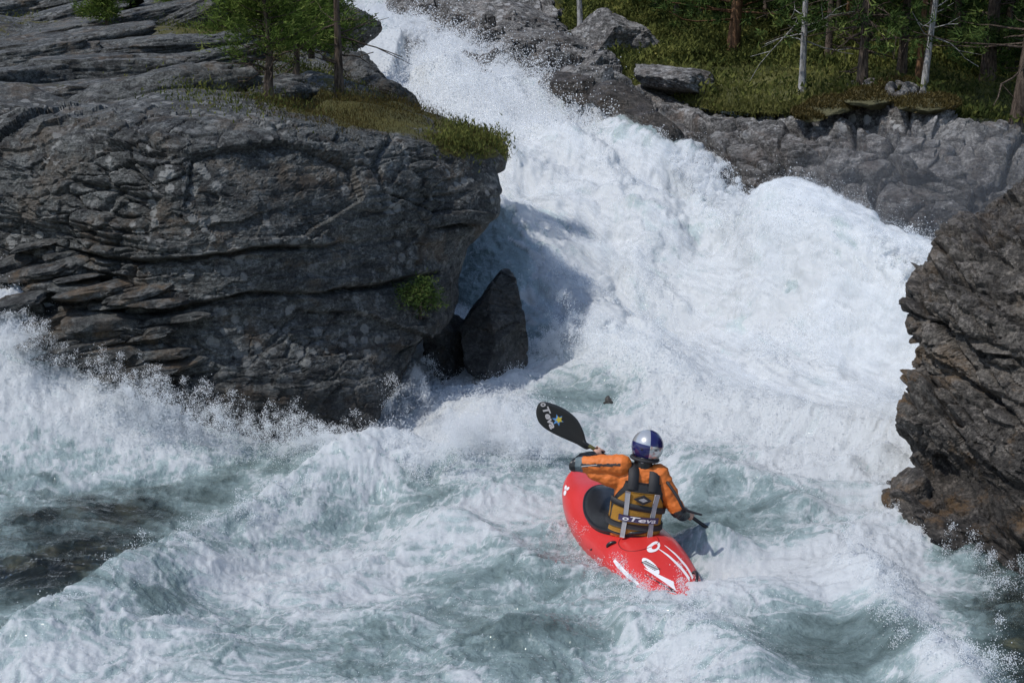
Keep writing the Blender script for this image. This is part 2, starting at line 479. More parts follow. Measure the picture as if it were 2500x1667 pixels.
def extra_bluff(q, n):
    px, py = proj(q)
    moss = 0.06 + 0.36 * sstep(0.55, 0.95, n[:, 2]) * sstep(15.2, 16.2, q[:, 1]) + 0.06 * sstep(17, 20, q[:, 1])
    moss += 0.75 * bowl(px, py, 1140, 360, 90, 45) + 0.6 * bowl(px, py, 900, 290, 160, 45) + 0.4 * bowl(px, py, 720, 250, 120, 40)
    moss += 0.38 * bowl(px, py, 1030, 730, 55, 70) + 0.25 * bowl(px, py, 700, 590, 130, 40) + 0.3 * bowl(px, py, 560, 60, 200, 70)
    moss -= 0.25 * bowl(px, py, 450, 210, 200, 60) + 0.5 * bowl(px, py, 600, 1000, 600, 120)
    wz = 0.55 + 0.8 * sstep(500, 0, px)
    wet = sstep(wz + 0.55, wz - 0.25, q[:, 2] + 0.25 * fbm(q, 1.2, 3, 3)) * sstep(18, 16, q[:, 1])
    wet = np.maximum(wet, 0.85 * sstep(1010, 1080, px) * sstep(620, 700, py))
    warm = 0.5 * bowl(px, py, 250, 760, 220, 110) + 0.25 * bowl(px, py, 760, 600, 300, 60)
    pale = 0.35 * bowl(px, py, 980, 430, 220, 90) + 0.3 * bowl(px, py, 780, 690, 200, 120) + 0.45 * bowl(px, py, 220, 430, 260, 190)  # last term paints the left face's sunlight as extra pale crust
    return {'moss': moss, 'wet': wet, 'warm': warm, 'pale': pale}

bluff, bq, bn = rock_grid('rock_outcrop', bl, 460, 575, ROCK, disp_bluff, extra_bluff)
tag(bluff, 'dark layered rock outcrop overhanging the white water', None, kind='structure')

# ---- right rock wall by the river
rw = [
 PP((2250,1240,13.0),(2195,1264,11.7),(2280,1312,11.2),(2390,1372,10.8),(2500,1432,10.3),(2900,1600,9.3)),
 PP((2260,1190,13.2),(2180,1208,11.9),(2270,1230,11.4),(2390,1290,10.9),(2510,1340,10.5),(2900,1450,9.5)),
 PP((2290,1140,13.4),(2232,1152,12.3),(2300,1160,11.75),(2400,1190,11.25),(2510,1220,10.8),(2900,1300,9.8)),
 PP((2240,1020,13.6),(2184,1022,12.2),(2280,1040,11.7),(2400,1070,11.3),(2510,1100,11.0),(2900,1100,10.0)),
 PP((2300,900,13.8),(2244,905,12.55),(2310,920,12.05),(2410,930,11.6),(2520,940,11.2),(2900,900,10.2)),
 PP((2260,765,14.0),(2206,767,12.7),(2290,770,12.2),(2400,770,11.8),(2520,770,11.4),(2900,700,10.4)),
 PP((2340,640,14.2),(2276,652,13.0),(2330,642,12.6),(2420,630,12.2),(2520,620,11.8),(2900,560,10.8)),
 PP((2400,545,14.4),(2336,566,13.4),(2390,548,13.0),(2450,530,12.7),(2530,510,12.4),(2900,440,11.5)),
 PP((2490,450,14.8),(2442,502,14.0),(2460,492,13.8),(2500,455,13.5),(2560,420,13.2),(2900,330,12.5)),
 PP((2560,425,16.0),(2505,446,15.5),(2525,434,15.3),(2560,412,15.0),(2620,390,15.0),(2900,300,14.0)),
]
rw = [[(x, y, z - 1.2) for x, y, z in rw[0]]] + rw
def disp_wall(p, n, nr, nc):
    dipv = p.copy(); dipv[:, 2] += 0.42 * (p[:, 0] - 3.5)          # layers dip down to the right
    dipv = dipv + 0.10 * np.stack([fbm(p, 1.5, 3, 71), fbm(p, 1.5, 3, 73), fbm(p, 1.5, 3, 75)], 1)
    k, off, gr, s = strata(dipv, 0.40, 11, 0.22)
    low = sstep(1.6, 0.7, p[:, 2])
    F1, e1 = facet(dipv, (1.1, 1.1, 2.4), 11); F2, e2 = facet(dipv, (3.2, 3.2, 8.0), 12); F3, e3 = facet(dipv, (9, 9, 20.0), 13)
    d = 0.09 * fbm(p, 0.9, 4, 5)
    crack = sstep(-0.2, 0.3, gn(p, 0.8, 31))
    d += 0.17 * F1 + 0.09 * F2 + 0.032 * F3
    d -= crack * (0.10 * np.exp(-(e1 / 0.05) ** 2) + 0.05 * np.exp(-(e2 / 0.10) ** 2))
    d += off * (0.05 + 0.16 * low) - gr * crack * (0.08 + 0.16 * low)
    d += 0.025 * ridged(dipv, (3.0, 3.0, 7.0), 4, 17)
    e = np.ones((nr, nc), np.float32); e[:, :40] *= np.linspace(0.5, 1, 40)
    return (d * e.ravel()).astype(np.float32)
def extra_wall(q, n):
    px, py = proj(q)
    wet = 0.35 + 0.55 * sstep(1.1, 0.35, q[:, 2] + 0.3 * fbm(q, 1.4, 3, 3)) + 0.35 * sstep(620, 520, py)
    warm = 0.7 * sstep(1.8, 0.6, q[:, 2]); moss = 0.12 + 0.22 * bowl(px, py, 2400, 880, 120, 60)
    return {'moss': moss, 'wet': np.clip(wet, 0, 1), 'warm': warm, 'pale': 0.25 * bowl(px, py, 2400, 760, 150, 120)}
wall, wq, wnm = rock_grid('rock_wall', np.array(rw), 300, 230, ROCK_R, disp_wall, extra_wall)
tag(wall, 'wet brown rock wall rising from the pool edge', None, kind='structure')

# ---- far cliff on the other bank and the wooded hillside above
WL = [(860,-80,44),(965,55,36.5),(1150,140,31),(1320,205,27.8),(1560,310,24.6),(1650,400,23.4),(1800,450,22.4),(2000,520,21),(2200,610,20),(2400,660,19.4),(2750,690,19)]
TL = [(900,-200,47),(1000,-60,41),(1200,-10,37.5),(1400,70,34.5),(1540,185,29.6),(1640,235,27),(1850,262,25),(2050,250,24),(2240,248,23),(2370,330,22.4),(2700,400,22)]
rows = []
WLp = np.array(PP(*WL)); TLp = np.array(PP(*TL))
bot = WLp.copy(); bot[:, 2] -= 1.4; bot[:, 1] -= 0.2
rows.append(bot)
for t, dy in ((0.0, 0.0), (0.22, 0.0), (0.45, -0.1), (0.66, -0.2), (0.85, -0.1), (1.0, 0.35)):
    r = WLp * (1 - t) + TLp * t
    r[:, 1] = WLp[:, 1] * (1 - t ** 1.5) + TLp[:, 1] * t ** 1.5 + dy * np.array([1, 1, 1, 1, 1, 1, 1, 1, 1, 1, 1])
    rows.append(r)
bk = TLp.copy(); bk[:, 1] += 1.6; bk[:, 2] += 0.05; rows.append(bk)
bk = TLp.copy(); bk[:, 1] += 4; bk[:, 2] -= 0.5; rows.append(bk)
def disp_cliff(p, n, nr, nc):
    px, py = proj(p)
    jum = sstep(1640, 1500, px)                                  # ledges and blocks upstream
    pwp = p + 0.2 * np.stack([fbm(p, 0.8, 3, 71), fbm(p, 0.8, 3, 73), fbm(p, 0.8, 3, 75)], 1)
    k, off, gr, s = strata(pwp, 0.62, 61, 0.2)
    F1, e1 = facet(pwp, (0.42, 0.42, 0.75), 21); F2, e2 = facet(pwp, (1.3, 1.3, 2.6), 22); F3, e3 = facet(pwp, (4.0, 4.0, 8.0), 23)
    bo, bg = blocks(pwp, k, 1.5, 63)
    d = 0.14 * fbm(p, 0.45, 3, 62) + (0.20 + 0.8 * jum) * F1 + (0.08 + 0.28 * jum) * F2 + 0.06 * F3
    d -= 0.36 * np.exp(-(e1 / 0.028) ** 2) + 0.10 * np.exp(-(e2 / 0.05) ** 2)
    d += off * (0.28 + 0.4 * jum) - gr * 0.25 + (1 - jum) * (0.60 * bo - 0.28 * bg)
    d += 0.03 * ridged(p, (1.6, 1.6, 3.0), 4, 72)
    return d.astype(np.float32)
def extra_cliff(q, n):
    px, py = proj(q)
    wet = sstep(-30, 60, py - (np.interp(px, [900, 1300, 1560, 1700, 1900, 2250, 2500], [60, 150, 270, 300, 330, 310, 360])) + 45 * fbm(q, 0.7, 3, 8))
    pale = 1.3 * bowl(px, py, 2050, 290, 250, 45) + 0.5 * bowl(px, py, 1680, 250, 90, 50) + 0.3 * bowl(px, py, 1250, 60, 150, 50)
    moss = 0.05 + 0.3 * sstep(0.75, 0.98, n[:, 2]) + 0.35 * bowl(px, py, 1530, 120, 70, 50)
    return {'moss': moss, 'wet': 0.5 * wet, 'warm': 0.25 * bowl(px, py, 1650, 300, 120, 60), 'pale': pale}
cliff, cq, cn = rock_grid('cliff', np.array(rows), 220, 620, ROCK_C, disp_cliff, extra_cliff)
tag(cliff, 'grey far-bank cliff beside the rapids', None, kind='structure')

# hillside: mossy ground that climbs away under the trees
m, nt, out = new_mat('forest_floor')
co = nd(nt, 'ShaderNodeNewGeometry').outputs['Position']
c = mixc(nt, ramp01(nt, noise(nt, co, 0.7, 6, 0.65), 0.4, 0.6), (0.045, 0.058, 0.016), (0.15, 0.145, 0.040))
c = mixc(nt, ramp01(nt, noise(nt, co, 5.0, 6, 0.75), 0.52, 0.7), c, (0.13, 0.13, 0.06))
c = mixc(nt, 0.8, c, mixc(nt, noise(nt, co, 22, 4, 0.8), (0.3, 0.3, 0.3), (1.6, 1.6, 1.6)), 'MULTIPLY')
c = mixc(nt, mth(nt, 'MULTIPLY', getattr_n(nt, 'pale'), ramp01(nt, noise(nt, co, 3.0, 6, 0.7), 0.32, 0.58)), c, (0.23, 0.235, 0.12))
pbsdf(nt, out, c, 0.95, bump(nt, noise(nt, co, 9, 6, 0.75), 1.0, 0.15), **{'Specular IOR Level': 0.1})
FLOOR = m
hs = []
TE = [(900,-200,47),(1000,-60,41),(1200,-10,37.5),(1400,70,34.5),(1540,185,29.6),(1640,228,27),(1850,250,25),(2050,235,24),(2240,232,23),(2370,300,22.4),(2700,360,22)]
hs.append([P(x, y + 28, Y + 0.6) for x, y, Y in TE])
hs.append([P(x, y - 2, Y + 0.9) for x, y, Y in TE])
hs.append([P(x, y - 30 if x > 1600 else y - 30, Y + 2.6) for x, y, Y in TE])
hs.append([P(x, y * 0.66 if y > 60 else y - 60, Y + 5.5) for x, y, Y in TE])
hs.append([P(x, y * 0.35 if y > 60 else y - 90, Y + 9.5) for x, y, Y in TE])
hs.append([P(x, -60 if y > 0 else y - 160, Y + 15) for x, y, Y in TE])
hs.append([P(x, -420 if y > 0 else y - 460, Y + 34) for x, y, Y in TE])
def disp_hill(p, n, nr, nc):
    return (0.22 * fbm(p, 0.5, 4, 81) + 0.10 * fbm(p, 1.6, 3, 82) + 0.04 * ridged(p, 4.0, 3, 83)).astype(np.float32)
def extra_hill(q, n):
    px, py = proj(q)
    return {'pale': 1.0 * bowl(px, py, 2120, 222, 260, 34) + 0.6 * bowl(px, py, 1850, 225, 200, 26) + 0.4 * bowl(px, py, 1750, 190, 140, 40)}
hill, hq, hn = rock_grid('hillside', np.array(hs), 200, 330, FLOOR, disp_hill, extra_hill)
tag(hill, 'wooded hillside above the far cliff', None, kind='structure')

# ------------------------------------------------------------------ water
prof_py = [2150, 1667, 1400, 1150, 1000, 800, 600, 400, 200, 0, -110]
prof_Y = [5.2, 8.3, 10.0, 13.0, 15.0, 16.6, 18.3, 21.5, 28.0, 40.0, 50.0]
NR, NC = 760, 720
rp = np.linspace(2150, -110, NR)
Yr = np.interp(-rp, -np.array(prof_py), prof_Y)
ker = np.ones(41) / 41
Yr = np.convolve(np.pad(Yr, 20, mode='reflect', reflect_type='odd'), ker, 'valid')
uc = (np.concatenate([np.linspace(-1700, -340, 46), np.linspace(-330, 2760, NC), np.linspace(2770, 3500, 26)]) - 1250) / FPX
NC = len(uc)
X = (uc[None] * Yr[:, None] * 1.0); Yg = np.repeat(Yr[:, None], NC, 1)
xy = np.stack([X.ravel(), Yg.ravel()], 1).astype(np.float32)

wc = [P(*t) for t in [
 (830,0,40),(800,-60,45),(900,20,39),(1000,75,35),(900,140,33),(1000,180,31),(1150,140,31),(1100,240,28),(1050,285,27),(1250,210,28),(1320,205,27.6),(1250,330,24),(1400,300,25),(1560,320,24.4),
 (1640,430,22.3),(1480,415,22.3),(1300,430,21.5),(1720,476,20.2),(1850,512,18.6),(1950,545,17.7),(2100,598,16.7),(2200,640,16.0),(2290,690,15.4),
 (1230,420,21.5),(1180,560,19.5),(1400,600,18.6),(1550,560,18.6),(1750,620,18.9),(1950,660,16.95),(2120,710,16.0),(2240,760,15.2),
 (1150,700,17.8),(1300,750,17.2),(1500,750,16.9),(1700,740,17.4),(1900,790,16.1),(2100,840,15.25),(2220,880,14.7),
 (1080,900,16.4),(1250,900,16.2),(1450,880,16.1),(1650,860,15.7),(1850,880,15.3),(2050,900,14.4),(2200,960,13.8)]]
wc += [PZ(*t) for t in [
 (1000,1060,0.35),(1180,1000,0.25),(1400,1000,0.10),(1600,1000,0.12),(1800,1010,0.2),(1980,1040,0.2),(2130,1090,0.2),
 (0,800,1.35),(0,900,1.0),(0,1020,0.62),(0,1250,0.22),(0,1600,0.1),(-1300,560,1.9),(-1300,1000,1.1),(-1300,1600,0.2),(-1200,2100,0.1),(-300,745,1.55),(-300,1000,0.7),(-300,1400,0.15),(300,970,0.72),(300,1060,0.42),(300,1300,0.06),(150,885,1.0),
 (600,1050,0.22),(600,1200,0.02),(900,1098,0.02),(900,1220,0.0),(1010,1150,-0.1),(1250,1120,0.06),(1500,1130,0.0),(1800,1150,0.05),(2000,1200,0.05),(2170,1230,0.1),
 (600,1600,0),(1200,1600,0),(1800,1600,0),(2400,1600,-0.02),(2300,1380,0.0),(1400,1350,0.0),(2650,1560,0.0),(1200,2100,0),(0,2100,0.1),(2500,2100,0)]]
# hidden ground under the banks: water stays low there
wc += [(-3.5, 17.5, 0.2), (-6.5, 18, 0.6), (-9, 17, 1.3), (-2.2, 16.0, 0.1), (-5, 23, 0.6), (-9, 26, 1.0), (-6, 33, 2.2), (-12, 42, 3.0),
       (2.9, 21.6, 1.6), (3.8, 19.8, 1.5), (4.5, 18.2, 1.4), (4.6, 14.0, 0.4), (5.6, 12.0, 0.0), (7, 16, 0.6), (6.6, 21, 0.5), (9, 20, 0.2), (5.4, 24.5, 0.5), (4.2, 27, 1.3), (8, 30, 1.0), (2.5, 33, 2.4), (1.0, 39, 3.6), (-1, 46, 4.6)]
wc = np.array(wc)
zs = RBF(wc[:, :2], wc[:, 2], 0.02)(xy)

p0 = np.stack([xy[:, 0], xy[:, 1], zs], 1).astype(np.float32)
qx, qy = proj(p0); qpx = np.stack([qx, qy], 1).astype(np.float32)

def ridge(pts, h, wl, wr):
    """standing wave crest along picture-surveyed points; wl / wr widths on its two sides"""
    pl = np.array([PZ(a, b, 0.1)[:2] for a, b in pts])
    d, s, r = seg_dist(xy, pl)
    w = np.where(s > 0, wl, wr)
    end = sstep(0.0, 0.12, r) * sstep(1.0, 0.88, r)
    end = np.where(r <= 0, 0, np.where(r >= 1, 0, end))
    return h * np.exp(-(d / w) ** 2) * end
def hump(px, py, h, rx, ry):
    x, y, _ = PZ(px, py, 0.1)
    return h * np.exp(-((xy[:, 0] - x) / rx) ** 2 - ((xy[:, 1] - y) / ry) ** 2)
crest1 = ridge([(-100,1660),(120,1545),(290,1440),(460,1325),(620,1240),(790,1168),(960,1135)], 0.24, 0.12, 0.55)
feat = crest1
feat = feat + hump(830, 1120, 0.12, 0.55, 0.35) + hump(1190, 1085, 0.18, 0.45, 0.35) - hump(1040, 1155, 0.16, 0.3, 0.4)
feat = feat + ridge([(1620,1120),(1780,1150),(1930,1190),(1980,1260)], 0.17, 0.25, 0.35)
feat = feat + hump(2010, 1300, 0.12, 0.45, 0.28) + hump(1830, 1430, 0.12, 0.6, 0.3) - hump(1740, 1370, 0.15, 0.35, 0.4)
feat = feat + ridge([(2060,1330),(2140,1420),(2200,1520),(2330,1640),(2450,1760)], 0.20, 0.25, 0.30)
feat = feat + ridge([(1480,1520),(1620,1505),(1760,1560),(1900,1660)], 0.16, 0.25, 0.4)
feat = feat + ridge([(1000,1230),(1200,1300),(1350,1390)], 0.10, 0.2, 0.3) + ridge([(640,1440),(900,1330),(1180,1240)], 0.10, 0.3, 0.3)
feat = feat + hump(1250, 1500, 0.12, 0.4, 0.3) + hump(950, 1480, 0.10, 0.4, 0.3) + hump(450, 1560, 0.12, 0.6, 0.35)
# water piles up along the hull
feat = feat + hump(1440, 1380, 0.07, 0.30, 0.35)
_w = P(1735, 1318, 10.92)
feat = feat + 0.27 * np.exp(-((xy[:, 0] - _w[0]) / 0.30) ** 2 - ((xy[:, 1] - _w[1]) / 0.22) ** 2)

# how white the water is, by place
FD = [(0,850,.97,110),(150,930,.97,110),(300,985,.97,100),(500,1040,.93,90),(700,1062,.95,80),(880,1085,.95,70),(60,1040,.74,90),(300,1085,.66,80),(500,1105,.62,70),
 (60,1190,.30,80),(250,1200,.30,70),(450,1210,.18,70),(200,1310,.24,70),(370,1270,.14,70),(60,1380,.28,70),(120,1450,.2,60),(220,1390,.16,60),(560,1172,.24,50),(660,1150,.32,45),
 (120,1560,.80,42),(290,1462,.86,42),(460,1345,.88,42),(620,1258,.84,42),(790,1185,.55,45),
 (330,1480,.66,70),(500,1400,.56,90),(700,1300,.62,90),(600,1500,.46,110),(900,1250,.58,90),(1000,1400,.42,100),(1200,1300,.50,90),(1100,1190,.40,70),(850,1125,.36,60),
 (100,1640,.60,100),(400,1600,.50,110),(700,1620,.44,110),(950,1560,.52,100),(1200,1560,.50,100),(1400,1500,.54,100),(1650,1560,.78,80),(1750,1470,.70,70),(1850,1580,.66,90),
 (1420,1420,.44,70),(1330,1290,.52,70),(1600,1490,.74,50),(1500,1640,.70,80),(1150,1650,.6,80),
 (1450,1050,.46,60),(1300,1085,.70,60),(1170,1060,.93,60),(1000,1085,.95,60),(1760,1185,.34,45),(1860,1230,.42,50),(1700,1080,.80,50),(1580,1060,.75,50),(1900,1090,.92,70),(2050,1130,.92,70),
 (2000,1290,.50,70),(2150,1290,.72,60),(1850,1340,.34,60),(1730,1320,.30,50),(1960,1400,.48,60),(2080,1400,.80,55),(2190,1500,.84,55),(2330,1610,.74,60),(2050,1540,.40,60),(2150,1620,.36,60),(1960,1640,.35,60),(2420,1470,.16,60),(2490,1580,.14,60),(2330,1400,.26,50),
 (1500,500,.97,110),(1350,560,.84,60),(1600,580,.84,60),(1730,540,.80,50),(1880,600,.80,55),(1980,680,.78,60),(2080,640,.82,50),(1800,700,.97,80),(1100,150,1.0,150),(1300,330,.97,90),(2100,700,1.0,150),(1700,850,.98,150),(2000,950,.96,120),(1550,800,.95,90),(1400,700,.88,80),  # thinner foam on the falls also puts hollow shade into the colour
 (1560,315,.52,35),(1610,350,.50,35),(1500,275,.62,35),(1400,230,.66,40),(1250,230,.86,40),(1180,640,.48,45),(1240,620,.45,40),(1310,800,.55,45),(1350,900,.66,45),(1450,980,.66,45),(1130,850,.85,50),(1180,950,.92,60),(1000,980,.95,60)]
FD = [(a_, b_, v_, r_ * (1.55 if b_ > 1000 else 1.1)) for a_, b_, v_, r_ in FD]
D = np.clip(gauss_field(qpx, FD) + 0.0 * (qpx[:, 1] > 1000), 0, 1)
clear = gauss_field(qpx, [(a, b, v, r) for a, b, v, r in [(100,1210,.9,90),(300,1210,1.,90),(450,1180,.9,80),(200,1330,.95,90),(40,1400,.8,70),(370,1280,1.0,70),(140,1440,.9,60),(250,1370,1.0,60),(560,1172,.9,55),(660,1150,.6,45),(2420,1460,.7,70),(2490,1600,.6,80),(2340,1400,.7,50)]] +
    [(a, b, 0.0, r) for a, b, v, r in FD if v > 0.3])

falls = sstep(0.28, 0.55, zs - 0.02 * 0) * sstep(12.6, 14.4, xy[:, 1])          # steep white part
falls = np.where(xy[:, 0] < -2.6, 0, falls).astype(np.float32)

fl = np.array([0.42, -0.91]); fn = np.array([0.91, 0.42])
pf = np.stack([(xy @ fl) * 0.55, xy @ fn, zs * 0.6], 1).astype(np.float32)       # stretched along the current
pw = p0.copy(); pw[:, 2] = 0
ang = np.full(len(xy), 0.38, np.float32)
ca, sa = np.cos(ang), np.sin(ang)
pr = np.stack([(pw[:, 0] * ca + pw[:, 1] * sa) * 0.62, -pw[:, 0] * sa + pw[:, 1] * ca, pw[:, 2]], 1).astype(np.float32)
wx, wy = fbm(pr, 0.9, 3, 91), fbm(pr, 0.9, 3, 95)
prw = pr + np.stack([wx, wy, 0 * wx], 1) * 0.42 + 0.9 * np.stack([gn(pr, 0.22, 90), gn(pr, 0.22, 92), 0 * wx], 1)

web = ridged(prw, 1.5, 4, 101, gain=0.62)
soft = fbm(prw, 0.8, 4, 105)
fine = fbm(prw, 5.5, 3, 109)
air = np.clip(D + 0.5 * soft + 0.16 * fine, 0, 1)
pr2 = prw + 0.16 * np.stack([fbm(prw, 2.6, 3, 181), fbm(prw, 2.6, 3, 183), 0 * wx], 1)
web2 = ridged(pr2, 4.2, 4, 185, gain=0.65)
nrv = (Yg.ravel() < 16.5) & (D < 0.99)
e1 = np.full(len(D), 0.3, np.float32); e2 = e1.copy()
_, e1[nrv] = facet(pr2[nrv], 2.3, 31); _, e2[nrv] = facet(pr2[nrv] + 0.05 * np.stack([fine, fine * 0, fine * 0], 1)[nrv], 6.5, 32)
Dl = D + 0.50 * soft + 0.16 * (web2 - 0.55) + 0.12 * fine
e3 = np.full(len(D), 0.3, np.float32); _, e3[nrv] = facet(pr2[nrv], 15.0, 33)
foam = np.maximum(0.72 * sstep(-0.05, 0.24, (Dl - 0.31) * 0.56 - e1), 0.85 * sstep(-0.05, 0.22, (Dl - 0.31) * 0.56 - e2))
foam = np.maximum(foam, 0.7 * sstep(-0.06, 0.25, (Dl - 0.30) * 0.55 - e3))
foam = np.maximum(foam, sstep(0.66, 1.0, Dl + 0.3 * (web2 - 0.5)))
z = feat * (1 - falls)
river_amp = (1 - falls)
z = z + river_amp * (0.085 * fbm(pr, 0.75, 3, 111) + 0.06 * (ridged(prw, 1.2, 2, 115) - 0.5) + 0.050 * (web2 - 0.5) * (0.5 + D) + (0.02 + 0.022 * clear) * fbm(pr2, 5.0, 3, 119, gain=0.65))
z = z + river_amp * sstep(0.45, 0.9, D) * 0.055 * ridged(prw, 2.6, 4, 121)
z = z + river_amp * sstep(0.6, 0.95, D) * (0.16 * billow(pr, 1.6, 4, 191, 0.55) - 0.07)
z = z + river_amp * foam * (0.030 * fbm(p0, 6.5, 3, 125) + 0.014 * gn(p0, 19.0, 127))
p1 = p0.copy(); p1[:, 2] += z
# falling water: heaped billows pushed out along the slope normal
base = p0.reshape(NR, NC, 3)
nb = grid_normals(base).reshape(-1, 3); nb *= np.sign(nb[:, 2:3] + 1e-6)
pfw = pf + np.stack([fbm(pf, 0.8, 5, 131, 0.6), fbm(pf, 0.8, 5, 135, 0.6), fbm(pf, 0.8, 4, 139, 0.6)], 1) * 0.5
bil = billow(pfw, 1.0, 5, 141, 0.55)
bil2 = billow(pfw, 2.9, 4, 143, 0.65)
bil3 = fbm(pfw, 5.0, 4, 145, gain=0.7)
far = np.clip(xy[:, 1] / 18.0, 0.8, 2.0)
df = 0.70 * fbm(pf, 0.45, 2, 147) * far + 0.26 * bil * far + 0.055 * bil2 * far + 0.014 * bil3 * far - 0.24 * far
lat = sstep(0.35, 0.9, D)
p1 = p1 + nb * (falls * df * (0.35 + 0.65 * lat))[:, None]
# thin curtains over rock: fine vertical threads
thr = ridged(np.stack([xy @ fn, (xy @ fl) * 0.12, zs * 0.3], 1).astype(np.float32), 5.0, 3, 151)
lace = ridged(pfw, 2.2, 4, 153, gain=0.65)
foam_f = sstep(0.60, 1.08, D * 1.02 + 0.05 + 0.45 * (lace - 0.5) + 0.35 * (thr - 0.5) + 0.30 * bil3 + 0.25 * (bil2 - 0.6))
foam = foam * (1 - falls) + foam_f * falls
air = np.where(falls > 0.5, np.maximum(air, 0.25 + 0.6 * D), air)

WATER_P = p1; WATER_D = D; WATER_FALLS = falls

def water_material():
    m, nt, out = new_mat('white_water')
    co = nd(nt, 'ShaderNodeNewGeometry').outputs['Position']
    foamA, airA, clr = getattr_n(nt, 'foam'), getattr_n(nt, 'air'), getattr_n(nt, 'clear')
    n1 = noise(nt, co, 9.0, 6, 0.72, 0.6); n2 = noise(nt, co, 30.0, 5, 0.75, 0.3)
    f = mth(nt, 'ADD', foamA, mth(nt, 'MULTIPLY', mth(nt, 'SUBTRACT', mth(nt, 'ADD', mth(nt, 'MULTIPLY', n1, 0.6), mth(nt, 'MULTIPLY', n2, 0.4)), 0.5), 1.25))
    f = ramp01(nt, f, 0.18, 0.80)
    a = mth(nt, 'ADD', airA, mth(nt, 'MULTIPLY', mth(nt, 'SUBTRACT', n1, 0.5), 0.45))
    body = mixc(nt, ramp01(nt, a, 0.12, 0.62), (0.040, 0.060, 0.056), (0.20, 0.265, 0.268))
    body = mixc(nt, ramp01(nt, a, 0.42, 1.0), body, (0.43, 0.50, 0.51))
    rip = mth(nt, 'ADD', mth(nt, 'MULTIPLY', noise(nt, co, 6.0, 5, 0.66, 0.2), 1.0), mth(nt, 'MULTIPLY', noise(nt, co, 24.0, 3, 0.6, 0.4), 0.22))
    bw = bump(nt, rip, 0.55, 0.08)
    wat = pbsdf(nt, None, body, 0.06, bw, **{'IOR': 1.33})
    tr = nd(nt, 'ShaderNodeBsdfTransparent', {'Color': (0.80, 0.86, 0.80, 1)})
    gl = nd(nt, 'ShaderNodeBsdfGlossy', {'Roughness': 0.08, 'Color': (1, 1, 1, 1)}); nt.links.new(bw, gl.inputs['Normal'])
    fr = nd(nt, 'ShaderNodeFresnel', {'IOR': 1.33}); nt.links.new(bw, fr.inputs['Normal'])
    cl = nd(nt, 'ShaderNodeMixShader'); nt.links.new(fr.outputs[0], cl.inputs[0]); nt.links.new(tr.outputs[0], cl.inputs[1]); nt.links.new(gl.outputs[0], cl.inputs[2])
    mx = nd(nt, 'ShaderNodeMixShader'); nt.links.new(mth(nt, 'MULTIPLY', ramp01(nt, clr, 0.25, 0.8), mth(nt, 'SUBTRACT', 0.92, ramp01(nt, a, 0.15, 0.6)), clamp=True), mx.inputs[0])
    nt.links.new(wat.outputs[0], mx.inputs[1]); nt.links.new(cl.outputs[0], mx.inputs[2])
    bf = bump(nt, mth(nt, 'ADD', n1, mth(nt, 'MULTIPLY', n2, 0.5)), mth(nt, 'SUBTRACT', 0.5, mth(nt, 'MULTIPLY', getattr_n(nt, 'falls'), 0.38)), 0.05)
    fcol = mixc(nt, n2, (0.72, 0.77, 0.81), (0.86, 0.885, 0.905))
    fo = pbsdf(nt, None, fcol, 0.55, bf, **{'Specular IOR Level': 0.3})
    tl = nd(nt, 'ShaderNodeBsdfTranslucent', {'Color': (0.84, 0.90, 0.93, 1)})
    fm = nd(nt, 'ShaderNodeMixShader', {0: 0.38}); nt.links.new(fo.outputs[0], fm.inputs[1]); nt.links.new(tl.outputs[0], fm.inputs[2])
    fin = nd(nt, 'ShaderNodeMixShader'); nt.links.new(f, fin.inputs[0]); nt.links.new(mx.outputs[0], fin.inputs[1]); nt.links.new(fm.outputs[0], fin.inputs[2])
    nt.links.new(fin.outputs[0], out.inputs[0])
    return m
WATER = water_material()
gf = grid_faces(NR, NC)
isf = falls[gf].mean(1) > 0.5
def sub_mesh(name, faces):
    used = np.unique(faces); mp = np.zeros(len(p1), np.int32); mp[used] = np.arange(len(used))
    o = mesh_np(name, p1[used], mp[faces], [WATER])
    for k, v in (('foam', foam), ('air', air), ('clear', clear), ('falls', falls)): attr(o, k, v[used])
    return o
river = tag(sub_mesh('river', gf[~isf]), 'teal and white churning river pool', None, kind='structure')
wfall = tag(sub_mesh('waterfall', gf[isf]), 'white cascade pouring down between the rocks', None, kind='structure')

# veils of fine spray that hang off the falling water in loose, torn layers
m, nt, out = new_mat('spray_veil')
co = nd(nt, 'ShaderNodeNewGeometry').outputs['Position']
vl, lv = getattr_n(nt, 'veil'), getattr_n(nt, 'layer')
st_ = mapv(nt, mapv(nt, co, (1, 1, 1), (0, 0, -0.43)), (1.35, 0.42, 0.55))
n1 = noise(nt, st_, 1.5, 5, 0.62, 0.5); n2 = noise(nt, st_, 7.5, 5, 0.72, 0.4)
nn = mth(nt, 'ADD', mth(nt, 'MULTIPLY', n1, 0.68), mth(nt, 'MULTIPLY', n2, 0.32))
al = ramp01(nt, mth(nt, 'SUBTRACT', nn, mth(nt, 'MULTIPLY', lv, 0.16)), 0.42, 0.62)
al = mth(nt, 'MULTIPLY', mth(nt, 'MULTIPLY', al, vl), 0.60, clamp=True)
df_ = nd(nt, 'ShaderNodeBsdfDiffuse', {'Color': (0.88, 0.91, 0.94, 1)}); tl_ = nd(nt, 'ShaderNodeBsdfTranslucent', {'Color': (0.90, 0.93, 0.96, 1)}); tp_ = nd(nt, 'ShaderNodeBsdfTransparent')
m1 = nd(nt, 'ShaderNodeMixShader', {0: 0.5}); nt.links.new(df_.outputs[0], m1.inputs[1]); nt.links.new(tl_.outputs[0], m1.inputs[2])
m2 = nd(nt, 'ShaderNodeMixShader'); nt.links.new(al, m2.inputs[0]); nt.links.new(tp_.outputs[0], m2.inputs[1]); nt.links.new(m1.outputs[0], m2.inputs[2])
